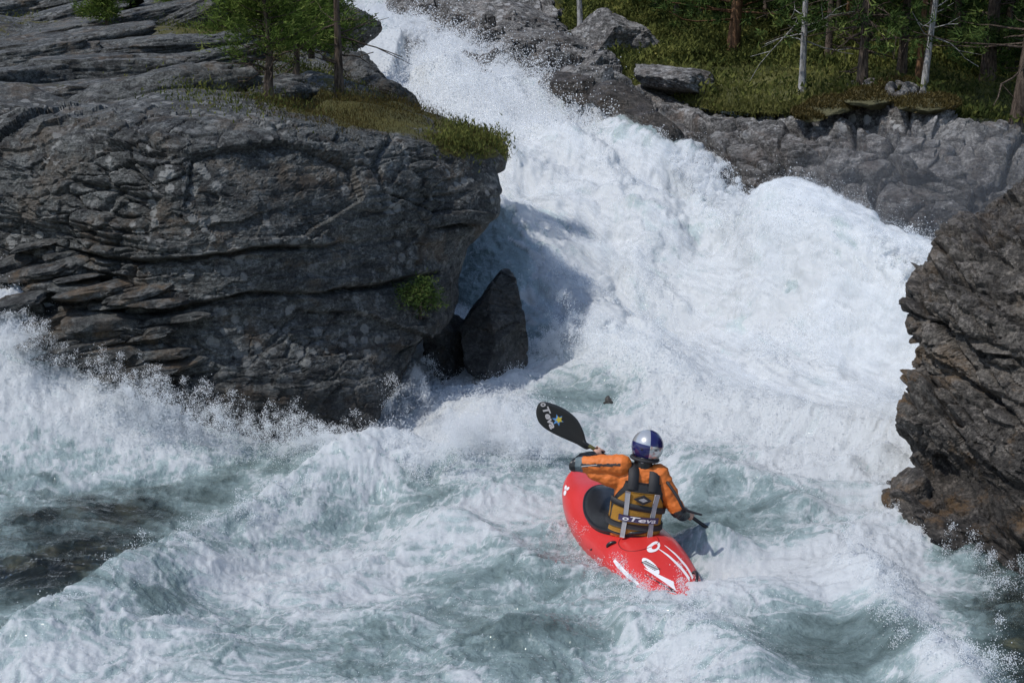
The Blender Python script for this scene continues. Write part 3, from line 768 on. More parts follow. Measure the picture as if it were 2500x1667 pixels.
nt.links.new(m2.outputs[0], out.inputs[0]); VEIL = m
st2 = 2
sl_ = (slice(0, NR, st2), slice(0, NC, st2))
pg = p1.reshape(NR, NC, 3)[sl_]; fg = (falls * sstep(0.55, 0.85, D)).reshape(NR, NC)[sl_]; farg = far.reshape(NR, NC)[sl_]
smz = pg.copy()
for ax in (0, 1):
    for kk in (9, 9):
        smz = np.apply_along_axis(lambda a_: np.convolve(np.pad(a_, kk // 2, mode='edge'), np.ones(kk) / kk, 'valid'), ax, smz)
ng_ = grid_normals(smz); ng_ *= np.sign(ng_[..., 2:3] + 1e-6)
gfv = grid_faces(*pg.shape[:2]); keep = fg.ravel()[gfv].min(1) > 0.02
for k, off_ in enumerate((0.05, 0.12, 0.21)):
    base_ = pg * max(0.0, 0.75 - 0.25 * k) + smz * min(1.0, 0.25 + 0.25 * k)
    jit = 0.35 * off_ * fbm(base_.reshape(-1, 3).astype(np.float32), 1.7, 3, 401 + k).reshape(pg.shape[:2])
    q = (base_ + ng_ * ((off_ + jit) * farg)[..., None]).reshape(-1, 3)
    fk = gfv[keep]; used = np.unique(fk); mp_ = np.zeros(len(q), np.int32); mp_[used] = np.arange(len(used))
    o = mesh_np('spray_veil', q[used], mp_[fk], [VEIL]); attr(o, 'veil', fg.ravel()[used]); attr(o, 'layer', np.full(len(used), k / 2.0))
    tag(o, 'loose white veil of spray hanging over the cascade', 'spray', kind='stuff')

# riverbed of brown stones seen through the clear shallows
m, nt, out = new_mat('riverbed')
co = nd(nt, 'ShaderNodeNewGeometry').outputs['Position']
vd = vor(nt, co, 2.6); vc = nd(nt, 'ShaderNodeTexVoronoi', {'Scale': 2.6}); nt.links.new(co, vc.inputs['Vector'])
c = mixc(nt, ramp01(nt, noise(nt, co, 1.6, 5, 0.7), 0.4, 0.62), (0.10, 0.083, 0.06), (0.46, 0.37, 0.22))
c = mixc(nt, ramp01(nt, vd, 0.25, 0.5), c, (0.02, 0.02, 0.02))
pbsdf(nt, out, c, 0.8, bump(nt, vd, 0.8, 0.2))
bed = p0.reshape(NR, NC, 3)[:420, :].copy()
low = np.minimum(p0[:, 2], p1[:, 2]).reshape(NR, NC)[:420]
low = low[:416, :].reshape(52, 8, NC)[:, :, :NC // 8 * 8].reshape(52, 8, NC // 8, 8).min(axis=(1, 3))
bed = bed[4:416:8, 4::8][:, :low.shape[1]].copy()
bed[..., 2] = low - 0.32 + 0.10 * fbm(bed.reshape(-1, 3), 1.5, 3, 160).reshape(bed.shape[:2])
tag(mesh_np('riverbed', bed.reshape(-1, 3), grid_faces(*bed.shape[:2]), [m]), 'brown stony riverbed under the shallows', None, kind='structure')

# ------------------------------------------------------------------ spray: loose droplets thrown up by the water
m, nt, out = new_mat('spray_droplets')
d_ = nd(nt, 'ShaderNodeBsdfDiffuse', {'Color': (0.95, 0.965, 0.98, 1)}); t_ = nd(nt, 'ShaderNodeBsdfTranslucent', {'Color': (0.96, 0.975, 0.985, 1)})
g_ = nd(nt, 'ShaderNodeBsdfGlossy', {'Roughness': 0.15})
m1 = nd(nt, 'ShaderNodeMixShader', {0: 0.55}); nt.links.new(d_.outputs[0], m1.inputs[1]); nt.links.new(t_.outputs[0], m1.inputs[2])
m2 = nd(nt, 'ShaderNodeMixShader', {0: 0.05}); nt.links.new(m1.outputs[0], m2.inputs[1]); nt.links.new(g_.outputs[0], m2.inputs[2])
nt.links.new(m2.outputs[0], out.inputs[0]); SPRAY = m

def points_object(name, pos, rad, mat):
    me = bpy.data.meshes.new(name)
    me.vertices.add(len(pos)); me.vertices.foreach_set('co', np.asarray(pos, np.float32).ravel())
    a = me.attributes.new('drop_radius', 'FLOAT', 'POINT'); a.data.foreach_set('value', np.asarray(rad, np.float32))
    me.materials.append(mat)
    o = bpy.data.objects.new(name, me); COL.objects.link(o)
    ng = bpy.data.node_groups.new(name, 'GeometryNodeTree')
    ng.interface.new_socket('Geometry', in_out='INPUT', socket_type='NodeSocketGeometry')
    ng.interface.new_socket('Geometry', in_out='OUTPUT', socket_type='NodeSocketGeometry')
    gi = ng.nodes.new('NodeGroupInput'); go = ng.nodes.new('NodeGroupOutput')
    mp = ng.nodes.new('GeometryNodeMeshToPoints'); na = ng.nodes.new('GeometryNodeInputNamedAttribute')
    na.data_type = 'FLOAT'; na.inputs['Name'].default_value = 'drop_radius'
    sm = ng.nodes.new('GeometryNodeSetMaterial'); sm.inputs['Material'].default_value = mat
    ng.links.new(gi.outputs[0], mp.inputs['Mesh']); ng.links.new(na.outputs[0], mp.inputs['Radius'])
    ng.links.new(mp.outputs[0], sm.inputs[0]); ng.links.new(sm.outputs[0], go.inputs[0])
    md = o.modifiers.new('droplets', 'NODES'); md.node_group = ng
    return o

def pick(weight, n):
    c = np.cumsum(weight.astype(np.float64)); return np.searchsorted(c, rng.random(n) * c[-1])
cell = (Yg.ravel() / 17.0)
sp, sr = [], []
def near_surface(weight, n, hs, r0, r1, jit=0.05):
    i = pick(weight, n)
    q = p1[i] + rng.normal(0, jit, (n, 3)) * (cell[i])[:, None]
    q = q + nb[i] * (rng.exponential(hs, n) * np.minimum(cell[i], 1.6))[:, None]
    sp.append(q); sr.append((r0 + (r1 - r0) * rng.random(n) ** 2.5) * np.clip(cell[i], 0.6, 2.0))
def plumes(pts, n_pl, n_dr, speed, spread, out_dir, r0=0.004, r1=0.012, zoff=0.0):
    """bursts of droplets on short throws from places along a line of surveyed points (world)"""
    pts = np.asarray(pts, np.float64)
    t = rng.random(n_pl) * (len(pts) - 1); k = np.minimum(t.astype(int), len(pts) - 2); f = (t - k)[:, None]
    c = pts[k] * (1 - f) + pts[k + 1] * f + rng.normal(0, 0.10, (n_pl, 3)); c[:, 2] += zoff
    v = np.asarray(out_dir)[None] * speed * (0.3 + 0.9 * rng.random((n_pl, 1))) + rng.normal(0, spread, (n_pl, 3))
    for a in range(n_pl):
        n = int(n_dr * (0.3 + 1.4 * rng.random()))
        tt = rng.random(n) ** 1.3 * 0.45
        vv = v[a] + rng.normal(0, spread * 0.35, (n, 3))
        q = c[a] + vv * tt[:, None]; q[:, 2] -= 4.9 * tt ** 2
        q += rng.normal(0, 0.02, (n, 3))
        sp.append(q); sr.append(r0 + (r1 - r0) * rng.random(n) ** 3)
white = sstep(0.55, 0.95, D)
inframe = ((qx > -60) & (qx < 2560) & (qy < 1720)).astype(np.float32)
near_surface(falls * white * inframe * (0.1 + bil.clip(0, 1)), 90000, 0.06, 0.0015, 0.0042)
near_surface(falls * white * inframe * sstep(0.5, 1.0, bil), 25000, 0.08, 0.003, 0.008)
near_surface((1 - falls) * sstep(0.85, 0.95, D) * inframe, 60000, 0.035, 0.0025, 0.0065, 0.04)
near_surface((1 - falls) * white * inframe * foam, 160000, 0.022, 0.0025, 0.007, 0.03)
near_surface((1 - falls) * inframe * foam * sstep(0.35, 0.6, D), 50000, 0.03, 0.002, 0.005, 0.02)
near_surface(falls * white * inframe * (qy < 330) * (qx < 1500), 120000, 0.10, 0.003, 0.008)
up = np.array([0.1, -0.15, 1.0])
plumes(PP((900,30,38),(1000,80,34.5),(1080,120,32.5),(1160,150,31),(1250,200,28.5)), 260, 520, 1.6, 0.5, [0.5, 0, 1], 0.003, 0.009)
plumes(PP((1400,240,26),(1560,320,24.4),(1650,400,22.6),(1740,440,21)), 170, 420, 1.0, 0.35, [0.5, -0.2, 0.8], 0.003, 0.008)
plumes(PP((1720,470,20.3),(1850,506,18.7),(1950,540,17.8),(2100,590,16.8),(2200,630,16.1),(2290,680,15.5)), 420, 600, 0.8, 0.22, [0.5, -0.2, 0.8], 0.002, 0.007)
plumes(PP((1200,800,16.8),(1330,850,16.4),(1380,800,16.6),(1500,820,16.4),(1620,840,16)), 120, 420, 1.1, 0.4, [0.1, -0.6, 0.8], 0.002, 0.006)
L_ = lambda pts, z: [PZ(a, b, z) for a, b in pts]
plumes(L_([(0,790)], 1.45) + L_([(150,860)], 1.1) + L_([(290,935)], 0.9) + L_([(420,985)], 0.7) + L_([(600,1035)], 0.5) + L_([(750,1062)], 0.4) + L_([(890,1085)], 0.3), 620, 240, 0.45, 0.28, up, 0.0010, 0.0042)
plumes(L_([(900,1085),(980,1120),(1040,1140)], 0.2), 70, 420, 1.2, 0.4, up, 0.0012, 0.0048)
plumes(L_([(1060,1120),(1140,1070),(1230,1050),(1300,1080)], 0.3), 150, 560, 1.5, 0.5, up, 0.0012, 0.0048)
plumes(L_([(960,985),(1010,940),(1040,900)], 0.4), 26, 420, 1.3, 0.4, up, 0.0015, 0.005)
plumes(L_([(120,1535),(290,1430),(460,1318),(620,1232),(790,1160)], 0.2), 150, 130, 0.7, 0.28, [-0.3, 0.1, 0.9], 0.0012, 0.0042)
plumes(L_([(2060,1330),(2140,1420),(2200,1520),(2330,1600),(2440,1640)], 0.2), 110, 260, 0.8, 0.3, [0.4, 0.1, 0.9], 0.001, 0.0042)
plumes(L_([(2180,1262),(2280,1320),(2390,1380),(2500,1440)], 0.05), 50, 240, 0.6, 0.25, [-0.4, -0.2, 0.9], 0.001, 0.0042)
plumes(L_([(1480,1430),(1560,1462),(1640,1480),(1700,1465)], 0.08), 70, 260, 0.55, 0.2, [-0.1, -0.3, 1.0], 0.001, 0.0035)
plumes(L_([(1372,1290),(1410,1350),(1480,1410),(1560,1455)], 0.06), 70, 200, 0.45, 0.2, [-0.5, -0.2, 0.9], 0.001, 0.0035)
plumes(L_([(1580,1520),(1700,1540),(1830,1600)], 0.12), 60, 240, 0.7, 0.28, up, 0.001, 0.004)
sp = np.concatenate(sp); sr = np.concatenate(sr)
spray = points_object('spray', sp, sr, SPRAY)
tag(spray, 'white spray droplets flung up off the rapids', 'spray', kind='stuff')

# ------------------------------------------------------------------ boulders
def ico(sub):
    bm = bmesh.new(); bmesh.ops.create_icosphere(bm, subdivisions=sub, radius=1.0)
    v = np.array([x.co[:] for x in bm.verts], np.float32); f = np.array([[y.index for y in x.verts] for x in bm.faces], np.int32); bm.free()
    return v, f
ICO = {k: ico(k) for k in (2, 3, 4, 5, 6)}

def poly_radius(dirs, n_pl, seed, flat=0.25, extra=()):
    r = np.random.default_rng(seed)
    nn = r.normal(size=(n_pl, 3)); nn /= np.linalg.norm(nn, axis=1, keepdims=True)
    dd = 0.72 + 0.28 * r.random(n_pl)
    if extra: nn = np.vstack([nn, [e[:3] for e in extra]]); dd = np.append(dd, [e[3] for e in extra])
    c = dirs @ nn.T.astype(np.float32)
    rad = np.where(c > 0.05, dd / np.maximum(c, 0.05), 9.0).min(1)
    return np.minimum(rad, 1.35)

def boulder(name, center, size, rot, seed, mat, label, cat='boulder', sub=5, wet=0.0, moss=0.0, pale=0.0, warm=0.0, n_pl=14, rough=1.0, group=None, extra=()):
    v, f = ICO[sub]
    r = poly_radius(v, n_pl, seed, extra=extra)
    q = v * r[:, None] * np.array(size, np.float32) / 2
    w = q + np.float32(seed * 5.1)
    sz = float(min(size))
    q = q * (1 + rough * (0.10 * fbm(w, 1.6 / max(sz, 0.3), 4, seed % 50) + 0.05 * ridged(w, (3 / sz, 3 / sz, 8 / sz), 3, seed % 40))[:, None])
    F, e = facet(w, (2.2 / sz, 2.2 / sz, 4.0 / sz), seed % 30)
    n_ = v / np.linalg.norm(v, axis=1, keepdims=True)
    q = q + n_ * (sz * rough * (0.08 * F - 0.03 * np.exp(-(e / 0.05) ** 2)))[:, None]
    M = np.array(Matrix.Rotation(rot[2], 3, 'Z') @ Matrix.Rotation(rot[1], 3, 'Y') @ Matrix.Rotation(rot[0], 3, 'X'), np.float32)
    q = q @ M.T
    o = mesh_np(name, q, f, [mat], smooth=(mat.name == 'cushion_moss')); o.location = center
    nz = (n_ @ M.T)[:, 2]
    attr(o, 'wet', np.full(len(q), wet)); attr(o, 'moss', moss + 0.35 * moss * np.clip(nz, 0, 1)); attr(o, 'pale', np.full(len(q), pale)); attr(o, 'warm', np.full(len(q), warm))
    if label: tag(o, label, cat, group)
    return o

S = lambda px, Y: px / FPX * Y / 0.985
def bat(px, py, Y, w, h, depth, seed, label, mat=ROCK_C, rot=(0, 0, 0), cat='boulder', name='boulder', **kw):
    return boulder(name, P(px, py, Y), (S(w, Y) * 1.1, depth, S(h, Y) * 1.1), rot, seed, mat, label, cat, **kw)

bat(1645,196,27.6,190,66,1.6,3,'pale flat-topped boulder perched on the cliff edge below green bank', rot=(0.1,0.12,0.2), pale=0.1)
bat(1205,52,35.2,230,70,2.6,5,'long pale sloping slab lying across the ledges above the cascade', rot=(0.15,0.20,0.1), pale=0.35)
bat(1485,112,33.4,160,150,2.5,8,'big square grey block beside the foot of the white dead trunk', rot=(0,0.05,0.5))
bat(1330,120,33.0,250,62,2.6,12,'broad rounded grey ledge boulder under the pale sloping slab', rot=(0.1,0.1,-0.1))
bat(1270,160,31.4,170,60,2.0,17,'dark grey boulder at the water edge below the ledges', wet=0.35, rot=(0,0.15,0.3))
bat(1430,175,30.6,150,66,1.8,21,'blocky grey boulder between the square block and the wet cliff foot', rot=(0,-0.1,0.4), wet=0.2)
bat(1090,40,37.0,150,70,2.4,24,'dark broken boulder beside the top of the cascade', wet=0.5, rot=(0,0.2,0))
bat(1560,250,27.8,150,70,1.8,28,'pinkish pale boulder just under the flat-topped boulder', rot=(0.1,0.15,0.1), warm=0.5, pale=0.3)
bat(1705,420,22.9,80,40,0.9,31,'small wet tan rock at the foot of the far cliff', wet=0.4, warm=0.6, rot=(0,0.2,0))
for px, py, Y, w, h, sd, lb in ((1405,222,26.3,90,40,41,'smooth black wet rock breaking through the upper cascade'), (1512,262,25.1,110,44,43,'black wet hump with water sliding round its top'), (1590,303,24.3,90,40,47,'dark glossy rock at the cascade edge under the pinkish boulder')):
    bat(px, py - 4, Y - 0.45, w * 1.25, h * 1.5, 1.1, sd, lb, mat=ROCK_R, wet=1.0, rot=(0.3, 0.45, 0.2), rough=0.6)
bat(846,74,30.0,110,84,1.5,51,'dark overhanging block jutting out over the top of the cascade', mat=ROCK, rot=(0,0.1,0.2), moss=0.25)
bat(880,190,24.6,110,80,1.6,53,'dark slab on the near bank under the bare pine', mat=ROCK, rot=(0,0.35,0.2), wet=0.4)
bat(960,245,22.4,150,60,1.5,57,'flat dark wet slab at the cascade edge by the mossy brow', mat=ROCK, rot=(0,0.4,0.2), wet=0.6)
bat(1215,800,16.2,165,290,0.9,61,'dark fin of wet rock standing in the falling water', mat=ROCK, wet=1.0, rot=(-0.25,0.16,0.1), sub=6, rough=0.6, extra=[(0.86,0,0.5,0.6),(-0.7,0,0.7,0.66),(0.1,-0.2,0.97,0.82)])
bat(1090,880,16.3,110,150,0.8,67,'dark wet rock at the foot of the outcrop beside the side stream', mat=ROCK, wet=0.8, rot=(0,0.1,0.1))
bat(1489,984,15.2,40,24,0.25,71,'little olive rock just breaking the pool surface', mat=ROCK_R, wet=0.4, moss=0.2, rot=(0,0.3,0))
bat(2222,1212,11.75,110,120,0.5,79,'rounded grey knob of rock at the foot of the brown wall', mat=ROCK_R, wet=0.45, warm=0.3, rot=(0,0.3,0), rough=0.6)

# loose bedding slabs of the outcrop's broken foot: pieces of the outcrop
qpx_, qpy_ = proj(bq)
SL = []
for k in range(5):
    v, f = ICO[3]
    r = poly_radius(v, 9, 300 + k, extra=[(0, 0, 1, 0.8), (0, 0, -1, 0.8), (0, -1, 0, 0.85)])
    q = v * r[:, None] * np.array([0.5, 0.5, 0.5], np.float32)
    q *= (1 + 0.10 * fbm(q + k * 3.0, 2.0, 3, k))[:, None]
    o = mesh_np('slab', q, f, [ROCK], smooth=False)
    attr(o, 'wet', np.full(len(q), 0.35)); attr(o, 'warm', np.full(len(q), 0.45 if k % 2 else 0.1)); attr(o, 'pale', np.zeros(len(q))); attr(o, 'moss', np.zeros(len(q)))
    SL.append(o)
cand = np.where((qpx_ > -20) & (qpx_ < 440) & (qpy_ > 590) & (qpy_ < 930) & (qpy_ > 560 + 0.42 * qpx_) & (qpy_ < 790 + 0.45 * qpx_) & (bq[:, 1] < 15))[0]
for k in range(70):
    i = int(cand[rng.integers(len(cand))])
    src = SL[k % 5]
    o = src if k < 5 else src.copy()
    if k >= 5: COL.objects.link(o)
    o.parent = bluff
    o.location = tuple(bq[i] - bn[i] * 0.05)
    L = 0.28 + 0.5 * rng.random()
    o.scale = (L, L * 0.8, 0.06 + 0.11 * rng.random())
    o.rotation_euler = (rng.normal(0.05, 0.06), rng.normal(-0.14, 0.07), rng.normal(0.1, 0.35))

# big tilted bedding slabs that step up the outcrop's top
BS = []
for k in range(6):
    v, f = ICO[5]
    r = poly_radius(v, 7, 400 + k, extra=[(0, 0, 1, 0.75), (0, 0, -1, 0.8), (0.1, -1, 0.1, 0.8), (-0.2, 1, 0.1, 0.8)])
    q = v * r[:, None]
    F, e = facet(q + k * 7.0, (1.2, 2.2, 5.0), 90 + k); F2, e2_ = facet(q + k * 7.0, (4.0, 6.0, 14.0), 80 + k)
    q = q * (1 + 0.16 * F + 0.05 * F2 - 0.06 * np.exp(-(e / 0.05) ** 2) + 0.05 * fbm(q + k * 3.0, (1.5, 1.5, 6), 4, k))[:, None]
    o = mesh_np('slab', q * 0.5, f, [ROCK])
    for nm_, val in (('wet', 0.0), ('warm', 0.1), ('pale', -0.15), ('moss', 0.12)): attr(o, nm_, np.full(len(q), val))
    BS.append(o)
big = [(400,205,17.6,400,95,0.16,0.30),(560,262,16.6,230,60,0.05,0.2),(150,265,16.4,330,60,-0.05,0.1),(250,165,19.6,300,70,0.14,0.2),(70,190,19.0,260,80,0.10,0.1),(120,110,22.5,380,60,0.20,0.2),
       (330,110,22.0,330,50,0.20,0.3),(480,140,20.8,300,50,0.14,0.2),(60,60,25.5,300,50,0.2,0.2),(230,60,25.0,380,46,0.22,0.3),(400,60,25.5,320,44,0.25,0.2),(520,95,23.5,260,44,0.2,0.3),(120,15,28.5,360,46,0.2,0.2),(330,20,29.0,380,44,0.25,0.2),(20,140,21.0,240,50,0.12,0.1),(600,205,18.2,200,44,0.1,0.3),(440,35,28.0,260,40,0.2,0.3),(10,20,28,240,50,0.15,0.2),(690,215,17.9,150,36,0.05,0.2),(280,215,17.8,260,50,0.1,0.1)]
for k, (px, py, Y, w, h, tl, yw) in enumerate(big):
    src = BS[k % 6]; o = src if k < 6 else src.copy()
    if k >= 6: COL.objects.link(o)
    o.parent = bluff; o.location = P(px, py + h * 0.30, Y + 0.3)
    o.scale = (S(w, Y) * (0.8 + 0.6 * rng.random()), S(w, Y) * (0.45 + 0.35 * rng.random()), S(h, Y) * (1.0 + 0.8 * rng.random()))
    o.rotation_euler = (0.10 + rng.normal(0, 0.06), -tl + rng.normal(0, 0.07), yw + 0.2 + rng.normal(0, 0.22))
# ------------------------------------------------------------------ plants
def leaf_mat(name, c0, c1, c2, trans=0.25):
    m, nt, out = new_mat(name)
    t = getattr_n(nt, 'tint')
    c = mixc(nt, ramp01(nt, t, 0.0, 0.55), c0, c1); c = mixc(nt, ramp01(nt, t, 0.55, 1.0), c, c2)
    d = nd(nt, 'ShaderNodeBsdfDiffuse'); tr = nd(nt, 'ShaderNodeBsdfTranslucent')
    nt.links.new(c, d.inputs[0]); nt.links.new(c, tr.inputs[0])
    mx = nd(nt, 'ShaderNodeMixShader', {0: trans}); nt.links.new(d.outputs[0], mx.inputs[1]); nt.links.new(tr.outputs[0], mx.inputs[2])
    nt.links.new(mx.outputs[0], out.inputs[0])
    return m
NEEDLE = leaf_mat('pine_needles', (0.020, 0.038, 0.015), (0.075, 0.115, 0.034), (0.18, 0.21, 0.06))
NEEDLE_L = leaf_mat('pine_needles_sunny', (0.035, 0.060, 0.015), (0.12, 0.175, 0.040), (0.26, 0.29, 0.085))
LEAF = leaf_mat('bilberry_leaves', (0.040, 0.054, 0.018), (0.135, 0.145, 0.042), (0.28, 0.25, 0.08))
HEATH = leaf_mat('heather_and_grass', (0.030, 0.026, 0.010), (0.085, 0.066, 0.024), (0.20, 0.16, 0.075))
GRASS = leaf_mat('pale_green_grass', (0.08, 0.085, 0.028), (0.19, 0.19, 0.065), (0.33, 0.31, 0.15))
def bark_mat(name, c0, c1):
    m, nt, out = new_mat(name)
    co = nd(nt, 'ShaderNodeTexCoord').outputs['Object']
    f = noise(nt, mapv(nt, co, (9, 9, 1.6)), 3.0, 6, 0.75)
    c = mixc(nt, ramp01(nt, f, 0.38, 0.62), c0, c1)
    pbsdf(nt, out, c, 0.9, bump(nt, f, 0.8, 0.03), **{'Specular IOR Level': 0.1})
    return m
BARK = bark_mat('bark_brown', (0.035, 0.027, 0.022), (0.13, 0.10, 0.08))
BARK_O = bark_mat('bark_orange_pine', (0.07, 0.040, 0.025), (0.24, 0.135, 0.075))
BARK_G = bark_mat('bark_dead_grey', (0.13, 0.125, 0.12), (0.42, 0.41, 0.40))

def tube_np(pts, rad, seg=7):
    pts = np.asarray(pts, np.float64); n = len(pts)
    t = np.gradient(pts, axis=0); t /= np.linalg.norm(t, axis=1, keepdims=True) + 1e-9
    ref = np.array([0.31, 0.17, 0.93]) if abs(t[0][2]) < 0.8 else np.array([1.0, 0.1, 0])
    a = np.cross(t, ref); a /= np.linalg.norm(a, axis=1, keepdims=True) + 1e-9
    b = np.cross(t, a)
    th = np.linspace(0, 2 * np.pi, seg, endpoint=False)
    v = pts[:, None] + np.asarray(rad)[:, None, None] * (np.cos(th)[None, :, None] * a[:, None] + np.sin(th)[None, :, None] * b[:, None])
    v = v.reshape(-1, 3)
    i = np.arange((n - 1) * seg); r = i // seg; c = i % seg; c2 = (c + 1) % seg
    f = np.stack([r * seg + c, r * seg + c2, (r + 1) * seg + c2, (r + 1) * seg + c], 1)
    return v, f

def cat(parts):
    vs, fs, o = [], [], 0
    for v, f in parts:
        vs.append(v); fs.append(f + o); o += len(v)
    return np.concatenate(vs), np.concatenate(fs)

def blades(centers, dirs, length, width, r):
    """thin triangles: needles, grass blades, small leaves"""
    n = len(centers)
    s = np.cross(dirs, r.normal(size=(n, 3))); s /= np.linalg.norm(s, axis=1, keepdims=True) + 1e-9
    length = np.asarray(length).reshape(-1, 1); width = np.asarray(width).reshape(-1, 1)
    v = np.stack([centers - s * width * 0.5, centers + s * width * 0.5, centers + dirs * length], 1).reshape(-1, 3)
    return v, np.arange(3 * n).reshape(n, 3)

def tree(name, base, H, r0, lean, seed, label, bark, needle=None, crown=(0.3, 1.0), spread=1.3, n_br=60, tufts=9, per=16, nl=0.12, nw=0.022, dead=0, dead_range=(0.1, 0.5), dead_len=0.8, droop=0.15, group=None, catg='tree', wob=0.05, flare=1.35, needles_up=0.35):
    r = np.random.default_rng(seed)
    root = empty(name, base)
    n = 14; t = np.linspace(0, 1, n)
    path = np.stack([lean[0] * t * H + wob * np.sin(t * 7 + seed) * t, lean[1] * t * H + wob * np.cos(t * 5 + seed) * t, t * H - 0.15 * (t == 0)], 1)
    rad = r0 * (1 - 0.86 * t) * (1 + (flare - 1) * np.exp(-t * H / 0.25))
    v, f = tube_np(path, rad, 9)
    mesh_np('trunk', v, f, [bark], parent=root)
    at = lambda h: np.array([np.interp(h, t, path[:, k]) for k in range(3)])
    br, tips, tdir = [], [], []
    if needle is not None:
        for k in range(n_br):
            h = crown[0] + (crown[1] - crown[0]) * r.random() ** 0.9
            a = r.random() * 2 * np.pi
            prof = np.sin(np.pi * np.clip((h - crown[0]) / (crown[1] - crown[0]) * 0.75 + 0.25, 0, 1)) ** 0.7
            L = spread * prof * (0.55 + 0.6 * r.random())
            d = np.array([np.cos(a), np.sin(a), 0.25 - droop + 0.3 * (r.random() - 0.5)])
            s = np.linspace(0, 1, 6)[:, None]
            pp = at(h) + d * L * s + np.array([0, 0, 1]) * (-droop * L * s ** 2 + 0.18 * L * s ** 3) + r.normal(0, 0.02 * L, (6, 3)) * s
            rr = np.maximum(r0 * 0.22 * (1 - h * 0.6) * (1 - 0.8 * s[:, 0]), 0.005)
            br.append(tube_np(pp, rr, 4))
            for j in range(tufts):
                u = 0.35 + 0.65 * r.random()
                c = np.array([np.interp(u, s[:, 0], pp[:, q]) for q in range(3)]) + r.normal(0, 0.10 * L + 0.04, 3) * np.array([1, 1, 0.55])
                tips.append(c); tdir.append(d / np.linalg.norm(d))
    if dead:
        for k in range(dead):
            h = dead_range[0] + (dead_range[1] - dead_range[0]) * r.random(); a = r.random() * 2 * np.pi
            L = dead_len * (0.25 + 0.9 * r.random() ** 1.5)
            d = np.array([np.cos(a), np.sin(a), r.normal(0.05, 0.3)])
            s = np.linspace(0, 1, 6)[:, None]
            pp = at(h) + d * L * s + np.array([0, 0, 1]) * r.normal(-0.1, 0.25) * L * s ** 2 + r.normal(0, 0.035 * L, (6, 3)) * s
            br.append(tube_np(pp, np.maximum(r0 * 0.26 * (1 - 0.75 * s[:, 0]), 0.006), 4))
            if L > 0.4 * dead_len:
                e = pp[3]; d2 = d + r.normal(0, 0.6, 3)
                br.append(tube_np(e + d2 * L * 0.4 * np.linspace(0, 1, 4)[:, None], [0.008, 0.007, 0.005, 0.003], 3))
    if br:
        v, f = cat(br); o = mesh_np('branches', v, f, [bark], parent=root); o['kind'] = 'stuff'
    if tips:
        tips = np.array(tips); tdir = np.array(tdir)
        idx = np.repeat(np.arange(len(tips)), per); m_ = len(idx)
        c = tips[idx] + r.normal(0, 0.045, (m_, 3))
        d = tdir[idx] * 0.7 + r.normal(0, 0.6, (m_, 3)) + np.array([0, 0, needles_up]); d /= np.linalg.norm(d, axis=1, keepdims=True)
        v, f = blades(c, d, nl * (0.6 + 0.7 * r.random(m_)), nw * (0.7 + 0.6 * r.random(m_)), r)
        o = mesh_np('crown', v, f, [needle], smooth=False, parent=root)
        tt = np.clip(0.42 + 0.20 * r.normal(size=len(tips))[idx] + 0.13 * r.normal(size=m_), 0, 1)
        attr(o, 'tint', np.repeat(tt, 3)); o['kind'] = 'stuff'
    tag(root, label, catg, group)
    return root

_hpx, _hpy = proj(hq)
def on_hill(px, py, Y):
    """stand on the hillside where it is seen at that place"""
    m_ = (np.abs(_hpx - px) < 14) & (np.abs(_hpy - py) < 8)
    if not m_.any(): return P(px, py, Y)
    i = np.where(m_)[0]; i = i[np.argmin(hq[i, 1])]
    return (float(hq[i, 0]), float(hq[i, 1]), float(hq[i, 2]) - 0.05)

G = 'trees on the far bank'
# bare and living trees along the far bank
tree('dead_tree', on_hill(1945,224,25.7), 6.5, 0.062, (0.0,0.0), 11, 'bare silver-grey dead tree with stubby limbs at the cliff edge', BARK_G, dead=16, dead_range=(0.14,0.36), dead_len=1.0, group=G, wob=0.02)
tree('dead_tree', on_hill(2238,236,24.6), 7.0, 0.055, (0.075,0.0), 12, 'leaning bare grey dead tree behind the mossy mats', BARK_G, dead=18, dead_range=(0.14,0.40), dead_len=0.9, group=G, wob=0.04)
tree('dead_tree', P(1418,90,34.0), 5.0, 0.07, (-0.06,0.0), 13, 'bleached white dead trunk rooted in the rock ledges', BARK_G, dead=5, dead_range=(0.0,0.06), dead_len=0.8, group=G, wob=0.05)
tree('pine_tree', on_hill(1786,112,31.0), 9.0, 0.135, (0.07,0.05), 14, 'stout orange-barked pine leaning on the green slope', BARK_O, NEEDLE, (0.06,1.0), 2.5, 110, 11, 20, 0.15, 0.03, dead=6, group=G, flare=1.3)
tree('pine_tree', on_hill(2016,140,32.0), 8.5, 0.07, (0.01,0.0), 15, 'thin dark pine standing in the shaded slope behind the dead tree', BARK, NEEDLE, (0.30,1.0), 1.6, 60, 9, 16, 0.14, 0.028, dead=8, group=G)
tree('pine_tree', on_hill(2030,120,33.0), 8.5, 0.06, (0.0,0.0), 16, 'slim dark pine paired with another thin trunk on the slope', BARK, NEEDLE, (0.28,1.0), 1.5, 55, 9, 16, 0.14, 0.028, dead=6, group=G)
tree('spruce_tree', on_hill(2106,202,27.2), 8.0, 0.085, (0.02,0.0), 17, 'spruce with drooping dead lower twigs on the mossy bank', BARK, NEEDLE, (0.13,1.0), 2.1, 120, 11, 20, 0.13, 0.028, dead=44, dead_range=(0.05,0.22), dead_len=1.0, droop=0.35, group=G)
tree('pine_tree', on_hill(2190,190,28.6), 8.0, 0.085, (0.03,0.0), 18, 'brown-barked pine between the spruce and the leaning dead tree', BARK, NEEDLE, (0.20,1.0), 2.0, 80, 10, 18, 0.14, 0.028, dead=6, group=G)
